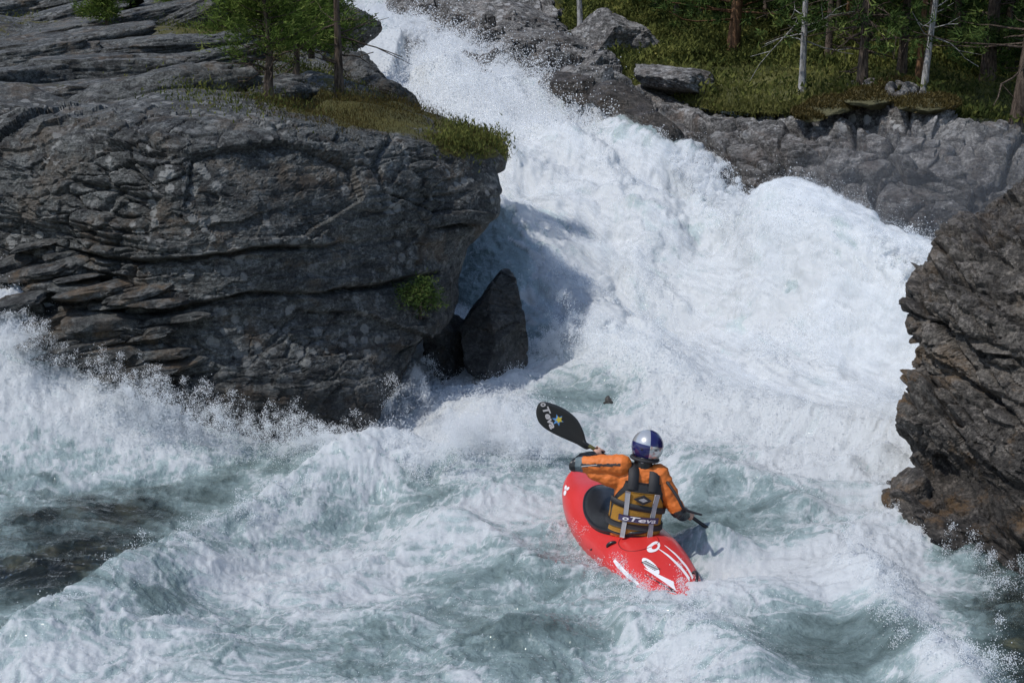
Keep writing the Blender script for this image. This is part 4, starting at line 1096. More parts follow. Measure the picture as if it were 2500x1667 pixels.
tree('pine_tree', on_hill(2228,194,29.2), 8.0, 0.055, (0.03,0.0), 19, 'slender reddish pine beside the brown-barked one', BARK_O, NEEDLE, (0.22,1.0), 1.6, 60, 9, 16, 0.14, 0.028, dead=5, group=G)
tree('pine_tree', on_hill(2268,206,26.4), 8.0, 0.06, (0.05,0.0), 20, 'thin brown pine right behind the leaning dead tree', BARK, NEEDLE, (0.24,1.0), 1.7, 65, 9, 16, 0.14, 0.028, dead=5, group=G)
tree('pine_tree', on_hill(2462,318,23.6), 8.0, 0.11, (0.10,0.02), 21, 'thick dark pine trunk at the shadowed end of the cliff', BARK, NEEDLE, (0.16,1.0), 2.2, 90, 10, 18, 0.13, 0.026, dead=14, dead_range=(0.06,0.2), dead_len=1.2, group=G)
tree('pine_tree', on_hill(2400,185,29.0), 9.0, 0.13, (0.04,0.0), 22, 'tall dark pine deep in the shade behind the cliff end', BARK, NEEDLE, (0.08,1.0), 2.4, 100, 10, 18, 0.15, 0.03, dead=10, group=G)
bgl = [(1640,60,36,'pine at the upper edge of the bilberry slope above the rock ledges'),(1700,40,38,'pine behind the stout leaning pine'),(1880,60,37,'pine above the dark slope behind the silver dead tree'),(1945,30,40,'tall pine high on the slope beyond the silver dead tree'),(2060,70,37,'orange-stemmed pine far behind the spruce'),(2140,90,35,'bushy pine filling the gap behind the spruce'),(2290,110,33,'dense dark pine behind the leaning dead tree'),(2340,140,31,'low-branched dark pine beside the shaded hollow'),(2450,150,30,'dark pine at the edge of the shaded hollow'),(2520,200,28,'dark spreading pine beyond the thick trunk'),(1590,20,38,'small pine above the square grey block'),(2230,60,38,'tall pine on the skyline of the bank'),(2380,60,38,'tall pine deep in the wood')]
for k, (px, py, Y, lb) in enumerate(bgl):
    tree('pine_tree', on_hill(px, py, Y), 7.0 + 2 * rng.random(), 0.075, (rng.normal(0.02, 0.03), 0), 40 + k, lb, BARK_O if k in (4,) else BARK, NEEDLE, (0.0 if k > 4 else 0.05, 0.85), 2.3, 75, 10, 18, 0.17, 0.036, dead=5, group=G)
# left outcrop trees
GL = 'trees on the outcrop'
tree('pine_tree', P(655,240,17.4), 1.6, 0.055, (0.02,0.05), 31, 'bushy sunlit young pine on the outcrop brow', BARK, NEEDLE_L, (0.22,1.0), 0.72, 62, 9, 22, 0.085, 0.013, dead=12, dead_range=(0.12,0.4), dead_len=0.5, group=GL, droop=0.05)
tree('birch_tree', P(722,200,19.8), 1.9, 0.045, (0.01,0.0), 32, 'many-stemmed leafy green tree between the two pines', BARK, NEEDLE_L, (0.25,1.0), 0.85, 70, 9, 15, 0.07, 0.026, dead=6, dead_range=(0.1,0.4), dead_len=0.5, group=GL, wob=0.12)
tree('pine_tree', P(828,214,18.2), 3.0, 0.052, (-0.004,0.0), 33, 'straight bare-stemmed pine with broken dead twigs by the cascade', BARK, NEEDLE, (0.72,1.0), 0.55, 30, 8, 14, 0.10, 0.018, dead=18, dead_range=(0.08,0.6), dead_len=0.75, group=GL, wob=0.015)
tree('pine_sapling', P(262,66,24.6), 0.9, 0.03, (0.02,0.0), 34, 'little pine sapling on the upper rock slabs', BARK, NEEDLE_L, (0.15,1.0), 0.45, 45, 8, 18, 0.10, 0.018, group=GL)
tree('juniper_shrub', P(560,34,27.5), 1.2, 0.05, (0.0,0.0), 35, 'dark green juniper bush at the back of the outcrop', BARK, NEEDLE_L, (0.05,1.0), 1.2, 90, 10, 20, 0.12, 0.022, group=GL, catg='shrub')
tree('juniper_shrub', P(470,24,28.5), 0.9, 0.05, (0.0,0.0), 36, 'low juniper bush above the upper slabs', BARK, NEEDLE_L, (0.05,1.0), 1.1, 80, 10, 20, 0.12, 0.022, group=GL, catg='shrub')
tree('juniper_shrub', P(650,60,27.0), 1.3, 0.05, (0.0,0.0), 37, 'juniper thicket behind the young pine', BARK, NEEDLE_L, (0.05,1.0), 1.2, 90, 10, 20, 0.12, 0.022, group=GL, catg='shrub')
tree('leafy_plant', P(1026,745,14.8), 0.26, 0.012, (0.05,-0.12), 38, 'dull green leafy plant rooted in the shaded overhang', BARK, NEEDLE, (0.05,1.0), 0.22, 34, 7, 12, 0.045, 0.016, catg='plant', droop=0.4)
tree('juniper_shrub', P(760,120,22.5), 0.8, 0.04, (0.0,0.0), 39, 'dark bush behind the many-stemmed tree', BARK, NEEDLE, (0.05,1.0), 0.8, 80, 10, 20, 0.09, 0.02, group=GL, catg='shrub')

# ground cover
def cover(name, base_pts, nrm, n, hgt, length, width, mat, label, clump=1.2, up=0.8, seed=5, dens=None):
    r = np.random.default_rng(seed)
    w = np.ones(len(base_pts)) if dens is None else dens
    c = np.cumsum(w); i = np.searchsorted(c, r.random(n) * c[-1])
    p_ = base_pts[i] + r.normal(0, 0.06, (n, 3))
    cl = np.clip(0.5 + 0.9 * gn(p_, clump, seed), 0.05, 1.3)
    p_[:, 2] += r.random(n) * hgt * cl
    d = r.normal(0, 0.55, (n, 3)); d[:, 2] = np.abs(d[:, 2]) + up; d /= np.linalg.norm(d, axis=1, keepdims=True)
    v, f = blades(p_, d, length * (0.5 + 0.9 * r.random(n)), width * (0.6 + 0.8 * r.random(n)), r)
    o = mesh_np(name, v, f, [mat], smooth=False)
    tt = np.clip(0.35 + 0.45 * gn(p_, 0.9, seed + 3) + 0.25 * gn(p_, 3.1, seed + 4) + 0.12 * r.normal(size=n), 0, 1)
    attr(o, 'tint', np.repeat(tt, 3))
    return tag(o, label, 'ground cover', kind='stuff')
hx, hy = proj(hq)
vis = ((hx > 1380) & (hx < 2560) & (hy > -60) & (hy < 420)).astype(float)
slope = vis * np.where(hy < 165, 1.0, 0.08) * (1 - 0.8 * bowl(hx, hy, 2130, 215, 200, 25))
cover('bilberry_scrub', hq, hn, 90000, 0.38, 0.11, 0.06, LEAF, 'yellow-green bilberry scrub under the far trees', 1.1, 0.3, 5, slope * (0.3 + np.clip(0.5 + gn(hq, 0.8, 77), 0, 1)))
cover('short_grass', hq, hn, 40000, 0.03, 0.07, 0.018, GRASS, 'short olive grass on the far cliff top', 2.0, 1.0, 6, vis * (hy > 150))
bx, by = proj(bq)
moss_d = (bowl(bx, by, 900, 275, 130, 38) + bowl(bx, by, 740, 240, 110, 30) + 0.6 * bowl(bx, by, 1130, 350, 80, 22)) * (bn[:, 2] > 0.2) * (bq[:, 1] < 24)
cover('heather', bq, bn, 38000, 0.03, 0.035, 0.008, HEATH, 'brown heather and grass along the outcrop brow', 2.5, 1.2, 7, moss_d)
moss_g = (0.8 * bowl(bx, by, 1140, 355, 70, 30) + bowl(bx, by, 640, 150, 200, 70) + 0.5 * bowl(bx, by, 520, 40, 140, 40) + 0.3 * bowl(bx, by, 60, 60, 60, 30)) * (bn[:, 2] > 0.3)
cover('green_scrub', bq, bn, 30000, 0.09, 0.05, 0.020, LEAF, 'green moss and scrub on the outcrop top', 2.0, 0.6, 8, moss_g * np.clip(0.2 + gn(bq, 0.9, 9), 0, 1))
# cushions of grey-green lichen moss that hang over the cliff edge
m, nt, out = new_mat('cushion_moss')
co = nd(nt, 'ShaderNodeNewGeometry').outputs['Position']
c = mixc(nt, noise(nt, co, 6, 6, 0.75), (0.07, 0.068, 0.035), (0.19, 0.18, 0.11))
pbsdf(nt, out, c, 0.95, bump(nt, noise(nt, mapv(nt, co, (1, 1, 0.4)), 14, 5, 0.75), 1.0, 0.08), **{'Specular IOR Level': 0.05})
for px, py, Y, w, h, sd, lb in ((2130,246,24.1,130,34,1,'long olive moss cushion draped over the cliff edge under the leaning dead tree'),(2040,262,24.4,110,26,2,'flat olive moss cushion beside the longer cushion on the cliff edge'),(2265,262,23.2,130,30,3,'moss cushion hanging on the dark cliff corner'),(1975,288,24.3,60,22,4,'small moss cushion low on the pale cliff top'),(2195,222,24.6,110,30,5,'tussocky moss hump at the foot of the leaning dead tree')):
    o = boulder('moss_cushion', P(px, py - 8, Y - 0.25), (S(w, Y) * 1.2, 1.0, S(h, Y) * 1.2), (0.2, -0.10, 0.1), 200 + sd, m, lb, 'moss', sub=5, rough=0.7, n_pl=40, group='moss cushions on the cliff edge')
    mv = np.empty(len(o.data.vertices) * 3, np.float32); o.data.vertices.foreach_get('co', mv); mv = mv.reshape(-1, 3); mv = mv[(mv[:, 2] > -0.05) & (mv[:, 1] < 0.3)]
    rr_ = np.random.default_rng(sd); ii = rr_.integers(0, len(mv), 5000); dd_ = rr_.normal(0, 0.5, (5000, 3)) + np.array([0, -0.4, 0.7]); dd_ /= np.linalg.norm(dd_, axis=1, keepdims=True)
    vv, f2 = blades(mv[ii] + rr_.normal(0, 0.02, (5000, 3)), dd_, 0.05 * (0.5 + rr_.random(5000)), np.full(5000, 0.02), rr_)
    tf_ = mesh_np('moss_tufts', vv, f2, [HEATH], smooth=False, parent=o); tf_['kind'] = 'stuff'; attr(tf_, 'tint', np.repeat(np.clip(0.55 + 0.25 * rr_.normal(size=5000), 0, 1), 3))

# pale mist of the falls hanging in front of the far cliff
m, nt, out = new_mat('mist')
vs_ = nd(nt, 'ShaderNodeVolumePrincipled', {'Color': (0.92, 0.95, 1.0, 1), 'Density': 0.032, 'Anisotropy': 0.2})
nt.links.new(vs_.outputs[0], out.inputs['Volume'])
v, f = ICO[4]
for px, py, Y, rx, ry, rz in ((2330, 560, 19.2, 2.8, 2.0, 1.5), (1750, 930, 15.4, 2.9, 1.0, 0.55)):
    q = v * np.array([rx, ry, rz], np.float32) + np.array(P(px, py, Y), np.float32)
    tag(mesh_np('mist', q, f, [m]), 'thin pale mist hanging before the far cliff', 'mist', kind='stuff')

# ------------------------------------------------------------------ kayak, person, paddle
def remeshed(name, parts, voxel, mat_list, smooth_it=3, parent=None):
    """fuse closed shapes into one continuous surface"""
    v, f = [], []; o = 0; quads, tris = [], []
    for pv, pf_ in parts:
        for ff in (pf_ if isinstance(pf_, list) else [pf_]):
            (quads if ff.shape[1] == 4 else tris).append(ff + o)
        v.append(pv); o += len(pv)
    fs = ([np.concatenate(quads)] if quads else []) + ([np.concatenate(tris)] if tris else [])
    t = mesh_np(name, np.concatenate(v), fs, mat_list)
    md = t.modifiers.new('fuse', 'REMESH'); md.mode = 'VOXEL'; md.voxel_size = voxel; md.use_smooth_shade = True
    ms = t.modifiers.new('smooth', 'SMOOTH'); ms.iterations = smooth_it; ms.factor = 0.5
    dg = bpy.context.evaluated_depsgraph_get()
    me = bpy.data.meshes.new_from_object(t.evaluated_get(dg))
    old = t.data; t.modifiers.clear(); t.data = me; bpy.data.meshes.remove(old)
    me.materials.clear()
    for m_ in mat_list: me.materials.append(m_)
    if parent is not None: t.parent = parent
    return t

def capped_tube(pts, rad, seg=14, n=None):
    pts = np.asarray(pts, float); rad = np.asarray(rad, float)
    if n: 
        pts = catmull(pts, n); rad = np.interp(np.linspace(0, len(rad) - 1, n), np.arange(len(rad)), rad)
    # rounded ends
    d0 = pts[0] - pts[1]; d0 /= np.linalg.norm(d0); d1 = pts[-1] - pts[-2]; d1 /= np.linalg.norm(d1)
    P_ = [pts[0] + d0 * rad[0] * k for k in (0.95, 0.7)] + list(pts) + [pts[-1] + d1 * rad[-1] * k for k in (0.7, 0.95)]
    R_ = [rad[0] * 0.3, rad[0] * 0.72] + list(rad) + [rad[-1] * 0.72, rad[-1] * 0.3]
    v, f = tube_np(P_, R_, seg)
    n0 = len(v); v = np.vstack([v, np.array(P_[0])[None], np.array(P_[-1])[None]])
    i = np.arange(seg); j = (i + 1) % seg; L = (len(P_) - 1) * seg
    t0 = np.stack([j, i, np.full(seg, n0)], 1); t1 = np.stack([L + i, L + j, np.full(seg, n0 + 1)], 1)
    return v, [f, t0, t1]

def ellipsoid(c, ax, M=None, sub=3):
    v, f = ICO[sub]; q = v * np.asarray(ax, np.float32)
    if M is not None: q = q @ np.asarray(M, np.float32).T
    return q + np.asarray(c, np.float32), f

m, nt, out = new_mat('kayak_red_plastic')
co = nd(nt, 'ShaderNodeTexCoord').outputs['Object']
c = mixc(nt, noise(nt, co, 3.0, 5, 0.65), (0.50, 0.022, 0.020), (0.66, 0.040, 0.036))
scr = mth(nt, 'MULTIPLY', ramp01(nt, noise(nt, mapv(nt, co, (2.0, 30.0, 30.0)), 2.2, 6, 0.8), 0.60, 0.72), 0.28)
c = mixc(nt, scr, c, (0.80, 0.36, 0.33))
pbsdf(nt, out, c, mth(nt, 'ADD', 0.24, mth(nt, 'MULTIPLY', noise(nt, co, 14.0, 5, 0.7), 0.3)), bump(nt, noise(nt, co, 11.0, 4, 0.6), 0.25, 0.012), **{'Coat Weight': 0.25, 'Coat Roughness': 0.2})
RED = m
BLACK = plain('black_neoprene', (0.014, 0.014, 0.016), 0.32, 0.3, 25.0, 0.15)
BLACKW = plain('black_webbing', (0.022, 0.022, 0.025), 0.7, 0.3, 90.0, 0.2)
WHITE = plain('white_print', (0.74, 0.73, 0.74), 0.5, 0.10, 60.0)
GREYP = plain('grey_print', (0.50, 0.47, 0.47), 0.5, 0.10, 60.0)
CARBON = plain('black_carbon_blade', (0.012, 0.012, 0.013), 0.38, 0.25, 60.0)
ORANGE = plain('orange_drytop', (0.62, 0.155, 0.022), 0.62, 0.16, 12.0, 0.25)
GREYCL = plain('grey_blue_cloth', (0.11, 0.145, 0.16), 0.7, 0.2, 40.0, 0.2)
VEST = plain('ochre_vest_cloth', (0.34, 0.16, 0.014), 0.7, 0.22, 25.0, 0.4)
REFL = plain('grey_reflective_tape', (0.33, 0.33, 0.34), 0.45, 0.12, 80.0)
SKIN = plain('skin', (0.50, 0.30, 0.22), 0.5, 0.10, 30.0, **{'Subsurface Weight': 0.05})
PURPLE = plain('purple_patch', (0.05, 0.04, 0.10), 0.6, 0.1, 60.0)
YEL = plain('yellow_print', (0.55, 0.42, 0.03), 0.5, 0.08, 60.0)
BLUE = plain('sky_blue_print', (0.10, 0.28, 0.58), 0.5, 0.08, 60.0)

# ---- kayak in its own frame: x to the bow, y to the left, z up
SEAT = np.array([0.945, 10.86, -0.055])
HEAD = np.array([-0.305, 0.952, 0.0]); HEAD /= np.linalg.norm(HEAD)
kay = empty('kayak', tuple(SEAT))
_M = Matrix(((HEAD[0], -HEAD[1], 0), (HEAD[1], HEAD[0], 0), (0, 0, 1)))
_M = _M @ Matrix.Rotation(R(-5), 3, 'Y') @ Matrix.Rotation(R(-4), 3, 'X')
kay.rotation_euler = _M.to_euler()
tag(kay, 'red whitewater kayak with white stickers and black spray cover', 'kayak')
XB, XS = 1.28, -1.13
def k_w(x):
    s = np.where(x > 0.05, (x - 0.05) / (XB - 0.05), (x - 0.05) / (XS - 0.05))
    return np.where(x > 0.05, 0.335 * np.clip(1 - np.abs(s) ** 2.5, 0, 1) ** 0.62, 0.335 * np.clip(1 - np.abs(s) ** 3.0, 0, 1) ** 0.52)
def k_top(x):
    return 0.285 + 0.05 * np.exp(-((x - 0.75) / 0.3) ** 2) - 0.07 * np.clip(-(x + 0.45), 0, 1) ** 1.0 + 0.04 * np.exp(-((x + 0.25) / 0.3) ** 2) + 0.05 * np.clip(x - 0.7, 0, 1)
def k_keel(x):
    return -0.03 + 0.19 * np.abs(x / 1.2) ** 3.0
def hull_pt(x, th):
    """th 0 = right gunwale, pi/2 = deck ridge, pi = left gunwale, 3pi/2 = keel"""
    w = k_w(x); top, kel = k_top(x), k_keel(x)
    end = (w / 0.335) ** 0.5
    mid = kel + 0.46 * (top - kel)
    c, s = np.cos(th), np.sin(th)
    y = -w * np.sign(c) * np.abs(c) ** 0.80
    z = np.where(s > 0, mid + (top - mid) * np.abs(s) ** 0.95 * (0.25 + 0.75 * end), mid - (mid - kel) * np.abs(s) ** 0.62 * (0.25 + 0.75 * end))
    return np.stack([x + 0 * y, y, z], -1)
def hull_n(x, th):
    e = 1e-3
    a = hull_pt(x + e, th) - hull_pt(x - e, th); b = hull_pt(x, th + e) - hull_pt(x, th - e)
    n = np.cross(a, b); n /= np.linalg.norm(n, axis=-1, keepdims=True) + 1e-9
    return -n
nx, nt_ = 110, 72
uu = np.linspace(-1, 1, nx); xs = np.where(uu > 0, 0.05 + (XB - 0.05) * np.sin(uu * np.pi / 2), 0.05 + (0.05 - XS) * np.sin(uu * np.pi / 2))
xs[0] += 0.002; xs[-1] -= 0.002
th = np.linspace(0, 2 * np.pi, nt_, endpoint=False)
hv = hull_pt(xs[:, None], th[None]).reshape(-1, 3)
i = np.arange((nx - 1) * nt_); r_ = i // nt_; c_ = i % nt_; c2_ = (c_ + 1) % nt_
hf = np.stack([r_ * nt_ + c_, (r_ + 1) * nt_ + c_, (r_ + 1) * nt_ + c2_, r_ * nt_ + c2_], 1)
ends = [np.arange(nt_)[None, :], ((nx - 1) * nt_ + np.arange(nt_))[None, ::-1]]
hull = mesh_np('hull', hv, [hf] + ends, [RED], parent=kay)

def hull_patch(name, outline, mat, off=0.003, parent=kay, n=12):
    """flat print lying on the hull: outline in (x, theta), filled and draped"""
    bm = bmesh.new()
    vs = [bm.verts.new((a, b, 0)) for a, b in outline]
    f = bm.faces.new(vs); bmesh.ops.triangulate(bm, faces=[f])
    for _ in range(3): bmesh.ops.subdivide_edges(bm, edges=[e for e in bm.edges if e.calc_length() > 0.04], cuts=1)
    bmesh.ops.triangulate(bm, faces=bm.faces[:])
    ab = np.array([v.co[:2] for v in bm.verts]); ff = np.array([[v.index for v in q.verts] for q in bm.faces]); bm.free()
    p_ = hull_pt(ab[:, 0], ab[:, 1]); n_ = hull_n(ab[:, 0], ab[:, 1])
    ctr = np.array([0.05, 0, 0.13]); sg = np.sign(((p_ - ctr) * n_).sum(1, keepdims=True) + 1e-9)
    return mesh_np(name, p_ + n_ * sg * off, ff, [mat], parent=parent)
def oval(cx, cy, rx, ry, n=20, rot=0.0):
    a = np.linspace(0, 2 * np.pi, n, endpoint=False); x = rx * np.cos(a); y = ry * np.sin(a)
    return [(cx + x_ * math.cos(rot) - y_ * math.sin(rot), cy + x_ * math.sin(rot) + y_ * math.cos(rot)) for x_, y_ in zip(x, y)]
def strip(pts, w0, w1):
    pts = np.array(pts); n = len(pts); t = np.gradient(pts, axis=0); t /= np.linalg.norm(t, axis=1, keepdims=True)
    nn = np.stack([-t[:, 1], t[:, 0]], 1); w = np.sin(np.linspace(0.12, 1, n) * np.pi * 0.5) * np.linspace(w0, w1, n)
    return [tuple(q) for q in np.vstack([pts + nn * w[:, None], (pts - nn * w[:, None])[::-1]])]
PI = math.pi
# white worn sticker bar on the left flank, with ragged upper edge
hull_patch('white_sticker', [(-0.40, 2.62), (-0.47, 2.66), (-0.55, 2.64), (-0.63, 2.67), (-0.71, 2.63), (-0.77, 2.66), (-0.78, 2.52), (-0.70, 2.50), (-0.58, 2.49), (-0.46, 2.50), (-0.40, 2.52)], WHITE)
# flower-like sticker on the bow
for a, b, r1, r2 in ((0.98, 2.50, 0.040, 0.10), (0.90, 2.62, 0.045, 0.12), (0.92, 2.38, 0.030, 0.10)):
    hull_patch('bow_sticker', oval(a, b, r1, r2), WHITE)
# stern deck stripes, oval badge with dark lettering strokes
hull_patch('stern_stripe', strip([(-0.48, 1.46), (-0.58, 1.34), (-0.74, 1.20), (-0.90, 1.10)], 0.030, 0.055), WHITE)
hull_patch('stern_stripe', strip([(-0.44, 1.28), (-0.56, 1.12), (-0.72, 0.98), (-0.88, 0.92)], 0.03, 0.06), WHITE)
hull_patch('stern_stripe', strip([(-0.66, 1.98), (-0.76, 1.86), (-0.88, 1.74), (-0.97, 1.66)], 0.03, 0.10), WHITE)
hull_patch('stern_emblem', oval(-0.44, 1.50, 0.05, 0.15, rot=0.3), WHITE)
hull_patch('stern_emblem', oval(-0.445, 1.50, 0.022, 0.07, rot=0.3), RED, 0.005)
bad = hull_patch('badge', oval(-0.66, 1.80, 0.11, 0.13, rot=-0.55), WHITE)
for k in range(8):
    x = -0.585 - 0.018 * k; t = 1.868 - 0.021 * k
    hull_patch('badge_stroke', [(x, t - 0.075), (x - 0.009, t - 0.075), (x - 0.009, t + 0.075), (x, t + 0.075)], BLACKW, 0.005, bad)
hull_patch('dark_trim', strip([(-0.72, 2.10), (-0.84, 1.99), (-0.96, 1.88), (-1.02, 1.80)], 0.02, 0.04), BLACKW, 0.004)
# moulded hatch line, security loop, black oval painted as the stern hollow's shade, handle
hr = [(-0.32 + 0.13 * math.cos(a), 1.72 + 0.42 * math.sin(a)) for a in np.linspace(0.6, 2 * PI - 0.6, 30)]
hp = np.array([hull_pt(np.array(a), np.array(b)) for a, b in hr]) + np.array([0, 0, 0.001])
v, f = tube_np(hp, np.full(len(hp), 0.004), 5); mesh_np('hatch_seam', v, f, [plain('dark_red_plastic', (0.25, 0.012, 0.012), 0.5)], parent=kay)
def loop(name, a, b, lift, rad, mat):
    q = np.linspace(0, 1, 12); p_ = hull_pt(a[0] + (b[0] - a[0]) * q, a[1] + (b[1] - a[1]) * q); n_ = hull_n(a[0] + (b[0] - a[0]) * q, a[1] + (b[1] - a[1]) * q)
    n_ *= np.sign(((p_ - np.array([0.05, 0, 0.13])) * n_).sum(1, keepdims=True))
    p_ = p_ + n_ * (lift * np.sin(q * PI) ** 0.5)[:, None]
    v, f = capped_tube(p_, np.full(12, rad), 8); return mesh_np(name, v, f, [mat], parent=kay)
loop('security_loop', (-0.215, 2.42), (-0.235, 2.16), 0.016, 0.013, BLACK)
loop('grab_handle', (-0.80, 0.82), (-0.96, 0.86), 0.045, 0.012, BLACK)
hull_patch('grab_recess_shade', oval(-1.02, 2.05, 0.030, 0.20), BLACKW, 0.003)
loop('stern_handle', (-1.00, 2.28), (-1.085, 1.95), 0.014, 0.009, RED)
loop('drain_plug', (-0.02, 2.98), (-0.03, 2.93), 0.006, 0.006, BLACK)

# cockpit rim and spray cover
cx0, ca, cb = 0.20, 0.47, 0.245
def deck_z(x, y):
    w = np.maximum(k_w(x), 1e-3); c = np.clip(np.abs(y) / w, 0, 1) ** (1 / 0.80); s = np.sqrt(1 - c ** 2)
    mid = k_keel(x) + 0.46 * (k_top(x) - k_keel(x)); return mid + (k_top(x) - mid) * s ** 0.95
a = np.linspace(0, 2 * PI, 64, endpoint=False)
rx, ry = cx0 + ca * np.cos(a), cb * np.sin(a)
rz = np.maximum(deck_z(rx, ry), 0.235) + 0.035
ring = np.stack([rx, ry, rz], 1)
v, f = tube_np(np.vstack([ring, ring[:2]]), np.full(66, 0.016), 8); mesh_np('cockpit_rim', v, f, [BLACK], parent=kay)
lip = np.vstack([np.stack([rx * 1.0, ry * 1.0, rz - 0.075], 1), ring]); k = np.arange(64); k2 = (k + 1) % 64
mesh_np('coaming', lip, np.stack([k, k2, k2 + 64, k + 64], 1), [BLACK], parent=kay)

# ---- person
DYP = 0.31
Q = lambda px, py, Y: np.array(P(px, py, Y + DYP))
pelvis, neck = Q(1543,1302,10.42), Q(1570,1134,10.44)
headc = Q(1581,1092,10.47)
shL, elL, haL = Q(1512,1132,10.40), Q(1402,1134,10.48), Q(1462,1102,10.74)
shR, elR, haR = Q(1614,1156,10.42), Q(1657,1252,10.36), Q(1681,1256,10.62)
tu = neck - pelvis; TL_ = np.linalg.norm(tu); tu /= TL_
tr_ = shR - shL; tr_ -= tu * (tr_ @ tu); tr_ /= np.linalg.norm(tr_); tf = np.cross(tu, tr_)
sh_dir = haR - haL; sh_dir /= np.linalg.norm(sh_dir)
per = empty('person', tuple(pelvis)); tag(per, 'kayaker in orange jacket, ochre vest and blue-silver helmet, seen from behind', 'person')
bpy.context.view_layer.update()
def loc(o):                       # geometry is given in place: keep it there under the person's empty
    o.parent = per; o.matrix_parent_inverse = Matrix.Translation(-Vector(pelvis)); return o
HH = [-0.03, 0.05, 0.16, 0.28, 0.38, 0.46, 0.52, 0.56]
WW = [0.170, 0.170, 0.163, 0.172, 0.190, 0.186, 0.140, 0.07]
DD = [0.125, 0.125, 0.115, 0.115, 0.122, 0.108, 0.085, 0.065]
def torso_ring(h, dw=0.0, dd=None, n=48):
    dd = dw if dd is None else dd
    w, d = np.interp(h, HH, WW) + dw, np.interp(h, HH, DD) + dd
    a = np.linspace(0, 2 * PI, n, endpoint=False)
    return pelvis + tu * h + np.outer(np.sign(np.sin(a)) * np.abs(np.sin(a)) ** 0.85 * w, tr_) - np.outer(np.sign(np.cos(a)) * np.abs(np.cos(a)) ** 0.85 * d, tf)
def closed_loft(rings):
    n = len(rings[0]); v = np.vstack(rings); m_ = len(rings)
    i = np.arange((m_ - 1) * n); r = i // n; c = i % n; c2 = (c + 1) % n
    return v, [np.stack([r * n + c, r * n + c2, (r + 1) * n + c2, (r + 1) * n + c], 1), np.arange(n)[None, ::-1], ((m_ - 1) * n + np.arange(n))[None]]
def solid_fix(parts):             # n-gon caps to triangle fans for the fuse step
    out = []
    for v, f in parts:
        fl = []
        for ff in (f if isinstance(f, list) else [f]):
            if ff.shape[1] > 4:
                for row in ff:
                    fl.append(np.stack([np.full(len(row) - 2, row[0]), row[1:-1], row[2:]], 1))
            else: fl.append(ff)
        out.append((v, fl))
    return out
def arm(a, b, c, ra, rb, rc, n=16):
    return capped_tube([a, a * 0.5 + b * 0.5, b, b * 0.5 + c * 0.5, c], [ra, (ra + rb) / 2, rb, (rb * 0.6 + rc * 0.5), rc], 16)
def hand(hc, wrist, sgn):
    """fingers closed round the shaft"""
    out = []
    ax = sh_dir; rad = wrist - hc; rad -= ax * (rad @ ax); rad /= np.linalg.norm(rad)
    tang = np.cross(ax, rad) * sgn
    pc = hc + rad * 0.030
    Mx = np.stack([ax, rad, tang], 1)
    out.append(ellipsoid(pc, (0.042, 0.020, 0.036), Mx))
    out.append(capped_tube([wrist, wrist * 0.5 + pc * 0.5, pc], [0.026, 0.026, 0.028], 10))
    for k, (o_, L) in enumerate(((-0.034, 0.85), (-0.0115, 1.0), (0.0115, 0.95), (0.033, 0.78))):
        aa = np.linspace(0.35, 0.35 + 4.3 * L, 9)
        pts = [hc + ax * o_ + 0.026 * (np.cos(t) * rad + np.sin(t) * tang) for t in aa]
        out.append(capped_tube(pts, np.linspace(0.0105, 0.0080, 9), 8))
    aa = np.linspace(-0.3, -2.5, 7)
    out.append(capped_tube([hc - ax * (0.030 - 0.012 * i_) * 1.0 + 0.027 * (np.cos(t) * rad + np.sin(t) * tang) for i_, t in enumerate(aa)], np.linspace(0.013, 0.009, 7), 8))
    return out
wrL = haL + (elL - haL) / np.linalg.norm(elL - haL) * 0.085; wrR = haR + (elR - haR) / np.linalg.norm(elR - haR) * 0.085
parts = [closed_loft([torso_ring(h, -0.02) for h in (-0.02, 0.1, 0.22, 0.34, 0.44, 0.51, 0.55)])]
hup = headc - neck; hup /= np.linalg.norm(hup); 
Mh = np.stack([tr_, tf, np.cross(tr_, tf)], 1)
parts.append(capped_tube([neck - tu * 0.05, neck, headc - hup * 0.03], [0.062, 0.056, 0.055], 14))
parts.append(ellipsoid(headc + hup * 0.005, (0.076, 0.096, 0.115), Mh, 4))
parts.append(ellipsoid(headc + tf * 0.030 - hup * 0.065, (0.052, 0.055, 0.045), Mh))
parts.append(ellipsoid(headc + tf * 0.100 - hup * 0.012, (0.013, 0.018, 0.024), Mh))
for s in (-1, 1): parts.append(ellipsoid(headc + tr_ * s * 0.078 - hup * 0.005, (0.010, 0.018, 0.030), Mh))
parts.append(arm(shL, elL, wrL, 0.048, 0.038, 0.027)); parts.append(arm(shR, elR, wrR, 0.048, 0.038, 0.027))
parts += hand(haL, wrL, 1.0) + hand(haR, wrR, 1.0)
fw = np.array([HEAD[0], HEAD[1], 0.04]); rt = np.array([HEAD[1], -HEAD[0], 0])
for s in (-1, 1):
    hip = SEAT * 0.6 + pelvis * 0.4 + rt * s * 0.08; hip[2] = SEAT[2] + 0.12; kn = hip + fw * 0.40 + rt * s * 0.08 + np.array([0, 0, 0.05]); an = kn + fw * 0.34 - rt * s * 0.06 - np.array([0, 0, 0.04]); to = an + fw * 0.10 + np.array([0, 0, 0.02])
    parts.append(capped_tube([hip, hip * 0.5 + kn * 0.5, kn, kn * 0.5 + an * 0.5, an, to], [0.075, 0.068, 0.052, 0.048, 0.036, 0.028], 12))
body = loc(remeshed('body', solid_fix(parts), 0.0065, [SKIN], 2))

